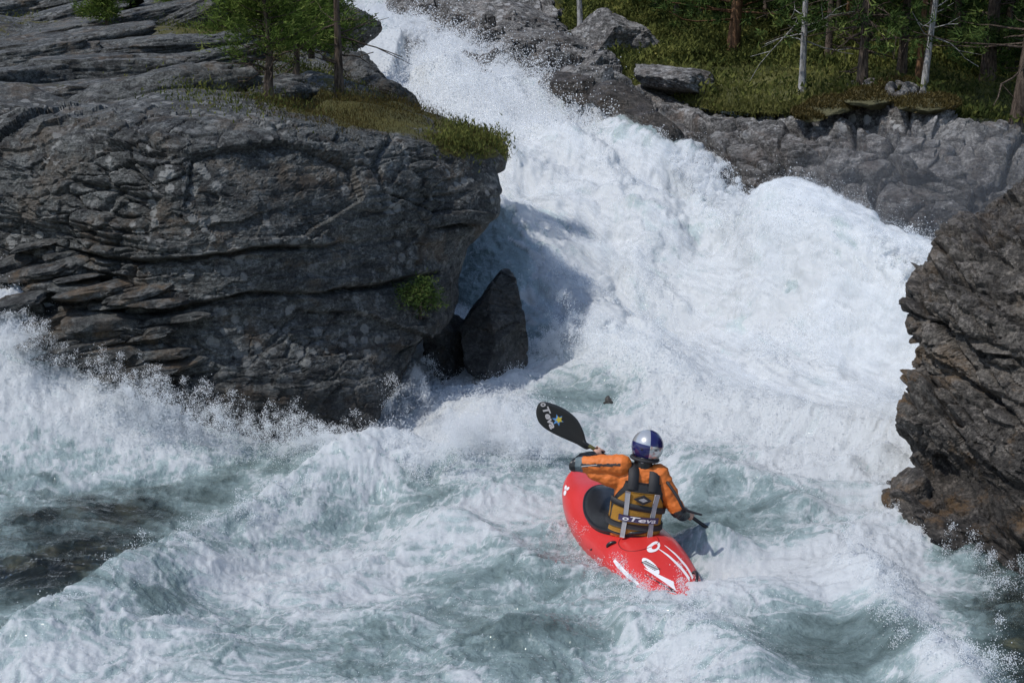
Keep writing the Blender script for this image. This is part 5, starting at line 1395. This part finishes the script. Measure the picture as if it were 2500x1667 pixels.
# jacket: torso and sleeves with folds; coloured panels by place along the arm
parts = [closed_loft([torso_ring(h, 0.012) for h in (-0.01, 0.08, 0.18, 0.30, 0.40, 0.47, 0.53, 0.565)])]
fore = lambda a, b, k: a + (b - a) * k
parts.append(arm(fore(shL, shR, 0.06), elL, fore(elL, wrL, 0.97), 0.082, 0.063, 0.040))
parts.append(arm(fore(shR, shL, 0.06), elR, fore(elR, wrR, 0.97), 0.080, 0.062, 0.040))
parts.append(capped_tube([Q(1445,1156,10.44), Q(1490,1166,10.42), Q(1535,1185,10.42)], [0.045, 0.070, 0.060], 14))
parts.append(capped_tube([Q(1606,1160,10.43), Q(1618,1195,10.42), Q(1625,1225,10.42)], [0.080, 0.075, 0.050], 14))
jk = remeshed('jacket', solid_fix(parts), 0.0085, [ORANGE, GREYCL, BLACK, BLACKW], 4)
me = jk.data; n = len(me.vertices)
co_ = np.empty(n * 3, np.float32); me.vertices.foreach_get('co', co_); co_ = co_.reshape(-1, 3)
no_ = np.empty(n * 3, np.float32); me.vertices.foreach_get('normal', no_); no_ = no_.reshape(-1, 3)
armd = (elL - shL) / np.linalg.norm(elL - shL)
al = (co_ - shL) @ armd.astype(np.float32)
w1 = np.stack([al * 1.0, co_ @ np.cross(armd, [0, 0, 1]).astype(np.float32), co_[:, 2]], 1).astype(np.float32)
fold = 0.011 * ridged(w1, (9, 5, 14), 3, 201) + 0.009 * gn(w1, (5, 3, 9), 205) + 0.003 * gn(co_, 45, 207)
co_ += no_ * (fold - 0.006)[:, None]
me.vertices.foreach_set('co', co_.ravel()); me.update()
fi = np.empty(len(me.polygons) * 3, np.float32); me.polygons.foreach_get('center', fi); fi = fi.reshape(-1, 3)
def along(p_, a, b):
    ab = b - a; t = ((p_ - a) @ ab) / (ab @ ab); d = np.linalg.norm(p_ - (a + np.clip(t, 0, 1)[:, None] * ab), axis=1); return t, d
tuL, duL = along(fi, shL, elL); tfL, dfL = along(fi, elL, wrL); tuR, duR = along(fi, shR, elR); tfR, dfR = along(fi, elR, wrR)
mi = np.zeros(len(fi), np.int32)
mi[(tuL > 0.80) & (duL < 0.12) & (tuL < 1.3)] = 1
mi[(dfL < duL) & (tfL > 0.02) & (dfL < 0.10)] = 2
mi[(tuL > 0.96) & (duL < 0.12)] = 2
mi[(dfR < duR - 0.004) & (tfR > 0.02) & (dfR < 0.10)] = 2
mi[(tuR > 0.93) & (duR < 0.12)] = 2
zl = (fi - (shL * 0.5 + elL * 0.5))[:, 2]
mid_off = zl - 0.012 + 0.03 * (tuL - 0.5)
mi[(tuL > -0.05) & (tuL < 0.82) & (duL < 0.11) & (np.abs(mid_off) < 0.011) & (fi[:, 1] < shL[1] + 0.02)] = 3
me.polygons.foreach_set('material_index', mi); me.polygons.foreach_set('use_smooth', np.ones(len(mi), bool))
loc(jk)
zt = np.array([shL + (elL - shL) * k + np.array([0, -0.073 + 0.006 * k, 0.030 - 0.03 * k]) for k in np.linspace(0.45, 0.84, 6)])
v, f = capped_tube(zt, np.full(6, 0.005), 6); z_ = mesh_np('zip', v, f, [REFL]); z_.parent = jk

# spray cover from the rim up to the waist (worn by the kayaker)
Mk = np.array(_M); ringw = ring @ Mk.T + SEAT
waist = torso_ring(0.13, 0.022, n=64)
ang_r = np.arctan2((ringw - SEAT) @ rt, (ringw - SEAT) @ HEAD); ang_w = np.arctan2((waist - pelvis) @ rt, (waist - pelvis) @ HEAD)
ringo = ringw[np.argsort(ang_r)]; waisto = waist[np.argsort(ang_w)]
rows_ = []
for k in np.linspace(0, 1, 14):
    q = ringo * (1 - k) + waisto * k
    q[:, 2] = ringo[:, 2] + 0.010 + (waisto[:, 2] - ringo[:, 2]) * k ** 1.7 + 0.045 * math.sin(PI * k) ** 0.8
    rows_.append(q)
rows_.append(torso_ring(0.24, 0.020, n=64)[np.argsort(ang_w)])
sk = np.array(rows_); nr_, nc_ = sk.shape[:2]
sk = np.concatenate([sk, sk[:, :1]], 1)
skp = sk.reshape(-1, 3); skp = skp + np.array([0, 0, 1]) * (0.008 * gn(skp.astype(np.float32), 7.0, 221) + 0.004 * gn(skp.astype(np.float32), 17.0, 223))[:, None]
loc(mesh_np('spray_skirt', skp, grid_faces(nr_, nc_ + 1), [BLACK]))

# ---- vest: patches wrapped on the torso; phi 0 = spine, positive to the right
def vpt(phi, h, off):
    w = np.interp(h, HH, WW) + off; d = np.interp(h, HH, DD) + off
    s_, c_ = np.sin(phi), np.cos(phi)
    return pelvis + tu * h[..., None] + tr_ * (np.sign(s_) * np.abs(s_) ** 0.85 * w)[..., None] - tf * (np.sign(c_) * np.abs(c_) ** 0.85 * d)[..., None]
vest = loc(empty('life_vest')); vest.location = tuple(pelvis)
vest.matrix_parent_inverse = Matrix.Translation(-Vector(pelvis))
def vpatch(name, f_lo, f_hi, h0, h1, off, mat, thick=0.012, nh=24, np_=24, par=None, puff=0.0):
    h = np.linspace(h0, h1, nh); u = np.linspace(0, 1, np_)
    lo = np.array([f_lo(k) for k in h]); hi = np.array([f_hi(k) for k in h])
    ph = lo[:, None] + (hi - lo)[:, None] * u[None]; hh = np.repeat(h[:, None], np_, 1)
    pf_ = puff * (np.sin(u * PI)[None] ** 0.5) * (np.sin(np.linspace(0, 1, nh) * PI)[:, None] ** 0.5)
    o_ = vpt(ph, hh, off + thick + pf_); i_ = vpt(ph, hh, off)
    v = np.concatenate([o_.reshape(-1, 3), i_.reshape(-1, 3)]); g_ = grid_faces(nh, np_); N = nh * np_
    rim = []
    b = np.concatenate([np.arange(np_), np.arange(1, nh) * np_ + np_ - 1, (nh - 1) * np_ + np.arange(np_ - 2, -1, -1), np.arange(nh - 2, 0, -1) * np_])
    b2 = np.roll(b, -1); side = np.stack([b, b + N, b2 + N, b2], 1)
    o = mesh_np(name, v, [g_[:, ::-1], g_ + N, side], [mat])
    o.parent = vest if par is None else par
    o.matrix_parent_inverse = Matrix.Translation(-Vector(pelvis)) if par is None else Matrix()
    return o
bpy.context.view_layer.update()
hw = lambda h: float(np.interp(h, [0.03, 0.20, 0.28, 0.34, 0.40, 0.44], [1.45, 1.40, 1.20, 0.85, 0.55, 0.48]))
vpatch('back_shell', lambda h: -hw(h) - 0.16, lambda h: hw(h) + 0.16, 0.02, 0.455, 0.012, BLACKW, 0.022, 30, 40)
panel = vpatch('back_panel', lambda h: -hw(h) + 0.14, lambda h: hw(h) - 0.14, 0.04, 0.38, 0.034, VEST, 0.010, 30, 36, puff=0.014)
for s in (-1, 1):
    vpatch('side_panel', lambda h, s=s: min(s * 1.55, s * 2.6), lambda h, s=s: max(s * 1.55, s * 2.6), 0.04, 0.27, 0.014, VEST, 0.022, 14, 14, puff=0.008)
vpatch('waist_belt', lambda h: -2.6, lambda h: 2.6, 0.085, 0.128, 0.050, BLACKW, 0.010, 4, 60)
def slant(name, h, wd, p0_, p1_, sl, off):
    ph = np.linspace(p0_, p1_, 30); rows2 = [vpt(ph, np.clip(h + k * wd + sl * ph, 0.02, 0.5), np.full(30, off)) for k in (-0.5, 0.5)]
    rows2 += [vpt(ph, np.clip(h + k * wd + sl * ph, 0.02, 0.5), np.full(30, off - 0.02)) for k in (0.5, -0.5)]
    v = np.concatenate(rows2); j = np.arange(29); f = np.concatenate([np.stack([a * 30 + j, a * 30 + j + 1, b * 30 + j + 1, b * 30 + j], 1) for a, b in ((0, 1), (1, 2), (2, 3), (3, 0))])
    o = mesh_np(name, v, f, [BLACKW]); o.parent = vest; o.matrix_parent_inverse = Matrix.Translation(-Vector(pelvis)); return o
slant('chest_strap', 0.262, 0.048, -1.25, 1.25, -0.020, 0.062)
for s in (-1, 1):
    c0 = 0.42
    vpatch('reflective_strap', lambda h, s=s: s * c0 - 0.085, lambda h, s=s: s * c0 + 0.085, 0.015, 0.385, 0.058, REFL, 0.010, 24, 6)
# shoulder straps over the top, yoke between them
def over(name, phx, wd, mat):
    rows2 = []
    for k in (-1, 1):
        x = phx + k * wd
        pts_ = []
        for t in np.linspace(0, 1, 18):
            an = t * PI * 0.95
            hgt = 0.40 + 0.175 * math.sin(an * 0.97) ** 0.8
            dep = np.cos(an) * (0.155 - 0.02 * t)
            pts_.append(pelvis + tu * hgt + tr_ * x - tf * dep)
        rows2.append(pts_)
    a_, b_ = np.array(rows2[0]), np.array(rows2[1])
    nn = np.cross(np.gradient(a_, axis=0), b_ - a_); nn /= np.linalg.norm(nn, axis=1, keepdims=True)
    if (nn[0] @ -tf) < 0: nn = -nn
    v = np.concatenate([a_, b_, b_ - nn * 0.03, a_ - nn * 0.03]); j = np.arange(17)
    f = np.concatenate([np.stack([a * 18 + j, a * 18 + j + 1, b * 18 + j + 1, b * 18 + j], 1) for a, b in ((0, 1), (1, 2), (2, 3), (3, 0))])
    o = mesh_np(name, v, f, [mat]); o.parent = vest; o.matrix_parent_inverse = Matrix.Translation(-Vector(pelvis)); return o
over('shoulder_strap', -0.082, 0.040, BLACKW); over('shoulder_strap', 0.082, 0.040, BLACKW)
# lash tab
def tile(name, ph0, h0, size, off, mat, rot=PI / 4, par=None, aspect=1.0):
    a = np.array([0, 1, 2, 3]) * PI / 2 + PI / 4 + rot
    ph = ph0 + size * aspect * np.cos(a) / 0.17; h = h0 + size * np.sin(a)
    v = np.concatenate([vpt(ph, h, np.full(4, off)), vpt(ph, h, np.full(4, off - 0.012))])
    o = mesh_np(name, v, np.array([[0, 1, 2, 3], [7, 6, 5, 4], [0, 4, 5, 1], [1, 5, 6, 2], [2, 6, 7, 3], [3, 7, 4, 0]]), [mat], smooth=False)
    o.parent = vest if par is None else par
    if par is None: o.matrix_parent_inverse = Matrix.Translation(-Vector(pelvis))
    return o
tb = tile('lash_tab', 0.02, 0.335, 0.040, 0.076, BLACKW); tile('tab_slot', 0.02, 0.335, 0.017, 0.080, REFL, par=tb)
vpatch('logo_patch', lambda h: -0.66, lambda h: 0.66, 0.150, 0.196, 0.070, PURPLE, 0.008, 6, 24)

def text_tris(body_, size=1.0, bold=0.02, shear=0.0):
    cu = bpy.data.curves.new('lettering', 'FONT'); cu.body = body_; cu.size = size; cu.offset = bold; cu.shear = shear; cu.resolution_u = 3
    cu.align_x = 'CENTER'; cu.align_y = 'CENTER'
    t = bpy.data.objects.new('lettering', cu); COL.objects.link(t)
    dg = bpy.context.evaluated_depsgraph_get(); me_ = bpy.data.meshes.new_from_object(t.evaluated_get(dg))
    bm = bmesh.new(); bm.from_mesh(me_); bmesh.ops.triangulate(bm, faces=bm.faces[:])
    bm.verts.ensure_lookup_table()
    uv = np.array([q.co[:2] for q in bm.verts]); ff = np.array([[q.index for q in p_.verts] for p_ in bm.faces]); bm.free()
    bpy.data.objects.remove(t); bpy.data.curves.remove(cu); bpy.data.meshes.remove(me_)
    return uv, ff
uv, ff = text_tris('oTeva', 1.0, 0.02, 0.2)
uv = uv / (uv[:, 0].max() - uv[:, 0].min())
ph = uv[:, 0] * 1.02; h = 0.173 + uv[:, 1] * 0.125
o = mesh_np('lettering', vpt(ph, h, np.full(len(h), 0.0805)), ff, [WHITE], smooth=False); o.parent = vest; o.matrix_parent_inverse = Matrix.Translation(-Vector(pelvis))

# ---- helmet: quartered silver and blue shell
m, nt, out = new_mat('helmet_quartered_paint')
co = nd(nt, 'ShaderNodeTexCoord').outputs['Object']
sx = nd(nt, 'ShaderNodeSeparateXYZ'); nt.links.new(co, sx.inputs[0])
qa = mth(nt, 'GREATER_THAN', sx.outputs[0], 0.004); qb = mth(nt, 'GREATER_THAN', mth(nt, 'ADD', sx.outputs[2], mth(nt, 'MULTIPLY', sx.outputs[0], 0.12)), 0.020)
xo = mth(nt, 'ABSOLUTE', mth(nt, 'SUBTRACT', qa, qb))      # 0 = blue, 1 = silver
lowr = mth(nt, 'MULTIPLY', qa, mth(nt, 'SUBTRACT', 1.0, qb))
sm_ = ramp01(nt, noise(nt, co, 26, 4, 0.7), 0.52, 0.62)
cs = mixc(nt, mth(nt, 'MULTIPLY', lowr, sm_), (0.55, 0.56, 0.57), (0.45, 0.26, 0.24))
c = mixc(nt, xo, (0.012, 0.012, 0.085), cs)
pbsdf(nt, out, c, 0.20, None, **{'Metallic': mth(nt, 'MULTIPLY', xo, 0.55), 'Coat Weight': 0.5})
v, f = ICO[5]
q = v.copy() * np.array([0.127, 0.140, 0.130], np.float32)
lim = -0.062 - 0.028 * (q[:, 1] < 0) * np.clip(-q[:, 1] / 0.1, 0, 1) - 0.035 * np.clip(1 - np.abs(q[:, 1]) / 0.09, 0, 1) + 0.06 * np.clip(q[:, 1] / 0.14, 0, 1)
below = q[:, 2] < lim
q[:, 2] = np.maximum(q[:, 2], lim)
keep = ~(below[f].all(1))
hel = mesh_np('helmet', q, f[keep], [m])
md = hel.modifiers.new('shell', 'SOLIDIFY'); md.thickness = 0.012; md.offset = -1
hel.matrix_world = Matrix(((*[tr_[0], tf[0], np.cross(tr_, tf)[0]], 0), (*[tr_[1], tf[1], np.cross(tr_, tf)[1]], 0), (*[tr_[2], tf[2], np.cross(tr_, tf)[2]], 0), (0, 0, 0, 1)))
Rh = Matrix.Rotation(R(6), 3, 'Y') @ Matrix.Rotation(R(-8), 3, 'X')
hel.rotation_euler = (Rh).to_euler(); hel.location = tuple(headc + np.array([0, 0, 0.012]))
hel.parent = per; hel.matrix_parent_inverse = Matrix.Translation(-Vector(pelvis))
for x, z in ((0.050, -0.012), (-0.055, -0.014)):
    y = -math.sqrt(max(0, 1 - (x / 0.127) ** 2 - (z / 0.130) ** 2)) * 0.140
    vv, f2 = ellipsoid((x, y, z), (0.016, 0.006, 0.006)); s_ = mesh_np('vent', vv, f2, [BLACK]); s_.parent = hel
rimv = []
for t in np.linspace(0, 2 * PI, 49):
    x_, y_ = 0.125 * math.sin(t), -0.138 * math.cos(t)
    z_ = -0.062 - 0.028 * (y_ < 0) * min(max(-y_ / 0.1, 0), 1) - 0.035 * max(0, 1 - abs(y_) / 0.09) + 0.06 * min(max(y_ / 0.14, 0), 1)
    sc = math.sqrt(max(0.05, 1 - (z_ / 0.130) ** 2)); rimv.append((x_ * sc * 1.015, y_ * sc * 1.015, z_))
vv, f2 = tube_np(np.array(rimv), np.full(49, 0.006), 6); s_ = mesh_np('edge_trim', vv, f2, [BLACK]); s_.parent = hel
# rivets and the pad at the nape, neck seal and chin strap
vv, f2 = capped_tube([neck - tu * 0.015, neck + tu * 0.03, headc - hup * 0.075], [0.080, 0.072, 0.070], 16)
loc(mesh_np('neck_seal', vv, f2, [BLACK]))
vv, f2 = ellipsoid(headc - tf * 0.088 - hup * 0.098 - tr_ * 0.03, (0.016, 0.010, 0.012)); loc(mesh_np('strap_buckle', vv, f2, [REFL]))
aa = np.linspace(-2.2, 2.2, 20)
pts_ = [headc - hup * (0.088 + 0.03 * math.cos(t) * 0 ) + tr_ * 0.105 * math.sin(t) - tf * 0.098 * math.cos(t) for t in aa]
vv, f2 = capped_tube(pts_, np.full(20, 0.014), 8); loc(mesh_np('chin_strap', vv, f2, [BLACKW]))
# tow tether hanging at the right arm
pts_ = [vpt(np.array(1.2), np.array(0.42), np.array(0.05)), Q(1630,1178,10.33), Q(1655,1215,10.27), Q(1668,1240,10.27), Q(1690,1250,10.30), Q(1712,1256,10.34)]
vv, f2 = capped_tube(pts_, [0.014, 0.013, 0.012, 0.011, 0.010, 0.009], 8, 24); loc(mesh_np('tether', vv, f2, [BLACKW]))

# ---- paddle
pad = empty('paddle', tuple(haL)); tag(pad, 'black double-bladed paddle with printed blade held across the body', 'paddle')
def ploc(o, par=None):
    o.parent = pad if par is None else par
    if par is None: o.matrix_parent_inverse = Matrix.Translation(-Vector(haL))
    return o
bpy.context.view_layer.update()
bl_out = [(1441,1094),(1431,1076),(1424,1052),(1410,1025),(1390,1006),(1366,992),(1345,984),(1328,980),(1317,983),(1310,996),(1309,1012),(1315,1030),(1328,1044),(1350,1058),(1380,1072),(1408,1084),(1430,1096)]
Yb = lambda px: haL[1] + (1462 - px) / 218 * (haL[1] - haR[1])
bo_ = np.array([P(a, b, Yb(a)) for a, b in bl_out])
ctr = bo_.mean(0)
bax = -sh_dir; e_ = bo_[4] - bo_[13]; bn_ = np.cross(bax, e_); bn_ /= np.linalg.norm(bn_)
if bn_[1] > 0: bn_ = -bn_
bsd = np.cross(bn_, bax)
b2 = np.stack([(bo_ - ctr) @ bax, (bo_ - ctr) @ bsd], 1)
b2 = np.vstack([catmull(np.vstack([b2, b2[:1]]), 64)[:-1]])
def blade(name, flip=False):
    rings_ = []
    for k, z in ((1.0, 0.0), (0.985, 0.005), (0.8, 0.007), (0.5, 0.008), (0.2, 0.009)):
        rings_.append(np.column_stack([b2 * k, np.full(len(b2), z)]))
    for k, z in ((0.2, -0.002), (0.6, -0.004), (0.985, -0.004)):
        rings_.append(np.column_stack([b2 * k, np.full(len(b2), z)]))
    n_ = len(b2); v_ = np.vstack(rings_); cup = 0.5 * (v_[:, 1] ** 2) + 0.18 * v_[:, 0] ** 2; v_[:, 2] += cup - 0.01
    j = np.arange(n_); j2 = (j + 1) % n_
    fs_ = [np.stack([a * n_ + j, a * n_ + j2, ((a + 1) % len(rings_)) * n_ + j2, ((a + 1) % len(rings_)) * n_ + j], 1) for a in (0, 1, 2, 3, 5, 6, 7)]
    fs_ = np.concatenate(fs_); caps = [(4 * n_ + j)[None], (5 * n_ + j)[None, ::-1]]
    return v_, [fs_] + caps
v_, f_ = blade('blade')
toW = lambda q: ctr + q[:, :1] * bax + q[:, 1:2] * bsd + q[:, 2:3] * bn_
bld = ploc(mesh_np('blade', toW(v_), f_, [CARBON]))
bz = lambda a, b: 0.5 * b ** 2 + 0.18 * a ** 2 - 0.01 + 0.0125
def on_blade(name, pxpts, ff, mat, dz=0.0):
    w_ = np.array([P(a, b, Yb(a)) for a, b in pxpts]); a_ = (w_ - ctr) @ bax; b_ = (w_ - ctr) @ bsd
    return mesh_np(name, toW(np.column_stack([a_, b_, bz(a_, b_) + dz])), ff, [mat], smooth=False, parent=bld)
uv, ff = text_tris('Teva', 1.0, 0.035, 0.15); uv = uv / (uv[:, 0].max() - uv[:, 0].min())
bd = np.array([23.0, 57.0]) ; bd_n = bd / np.linalg.norm(bd); upv = np.array([bd_n[1], -bd_n[0]])
pp = np.array([1340.0, 1018.0]) + uv[:, :1] * 56 * bd_n + uv[:, 1:] * 56 * upv * 0.75
on_blade('lettering', pp, ff, GREYP)
a = np.linspace(0, 2 * PI, 16, endpoint=False)
ringp = np.vstack([np.array([1326.5, 987.0]) + np.stack([6.5 * np.cos(a), 5 * np.sin(a)], 1), np.array([1326.5, 987.0]) + np.stack([2.6 * np.cos(a), 2 * np.sin(a)], 1)])
j = np.arange(16); on_blade('ring_emblem', ringp, np.stack([j, (j + 1) % 16, (j + 1) % 16 + 16, j + 16], 1), GREYP)
st = []
for k in range(12):
    rr = 15 if k % 2 == 0 else 6.5; an = k * PI / 6 + 0.3; st.append((1362 + rr * math.cos(an), 1025 + rr * math.sin(an)))
st = np.array([(1362.0, 1025.0)] + st); k = np.arange(12); on_blade('sun_emblem', st, np.stack([np.zeros(12, int), k + 1, (k + 1) % 12 + 1], 1), BLUE)
st2 = np.array([(1365.0, 1024.0)] + [(1365 + (9.5 if q_ % 2 == 0 else 5) * math.cos(q_ * PI / 5 + 0.6), 1024 + (9.5 if q_ % 2 == 0 else 5) * math.sin(q_ * PI / 5 + 0.6)) for q_ in range(10)])
k = np.arange(10); on_blade('sun_emblem', st2, np.stack([np.zeros(10, int), k + 1, (k + 1) % 10 + 1], 1), YEL, 0.001)
neckp = np.array(P(1438, 1088, Yb(1438)))
farend = haR + sh_dir * 0.22
spts = [np.array(P(1425, 1078, Yb(1425))), neckp, haL, haL * 0.5 + haR * 0.5, haR, farend]
vv, f2 = capped_tube(spts, [0.010, 0.0145, 0.0150, 0.0150, 0.0150, 0.0150], 12)
ploc(mesh_np('shaft', vv, f2, [CARBON]))
vv, f2 = capped_tube([neckp, fore(neckp, haL, 0.55)], [0.0158, 0.0158], 12); ploc(mesh_np('shaft_tape', vv, f2, [plain('olive_tape', (0.09, 0.085, 0.02), 0.6)]))
c2 = farend + sh_dir * (np.linalg.norm(ctr - neckp) + 0.0)
v2 = c2 + v_[:, :1] * sh_dir + v_[:, 1:2] * bn_ * 0.9 + v_[:, 2:3] * bsd
ploc(mesh_np('blade', v2, f_, [CARBON]))
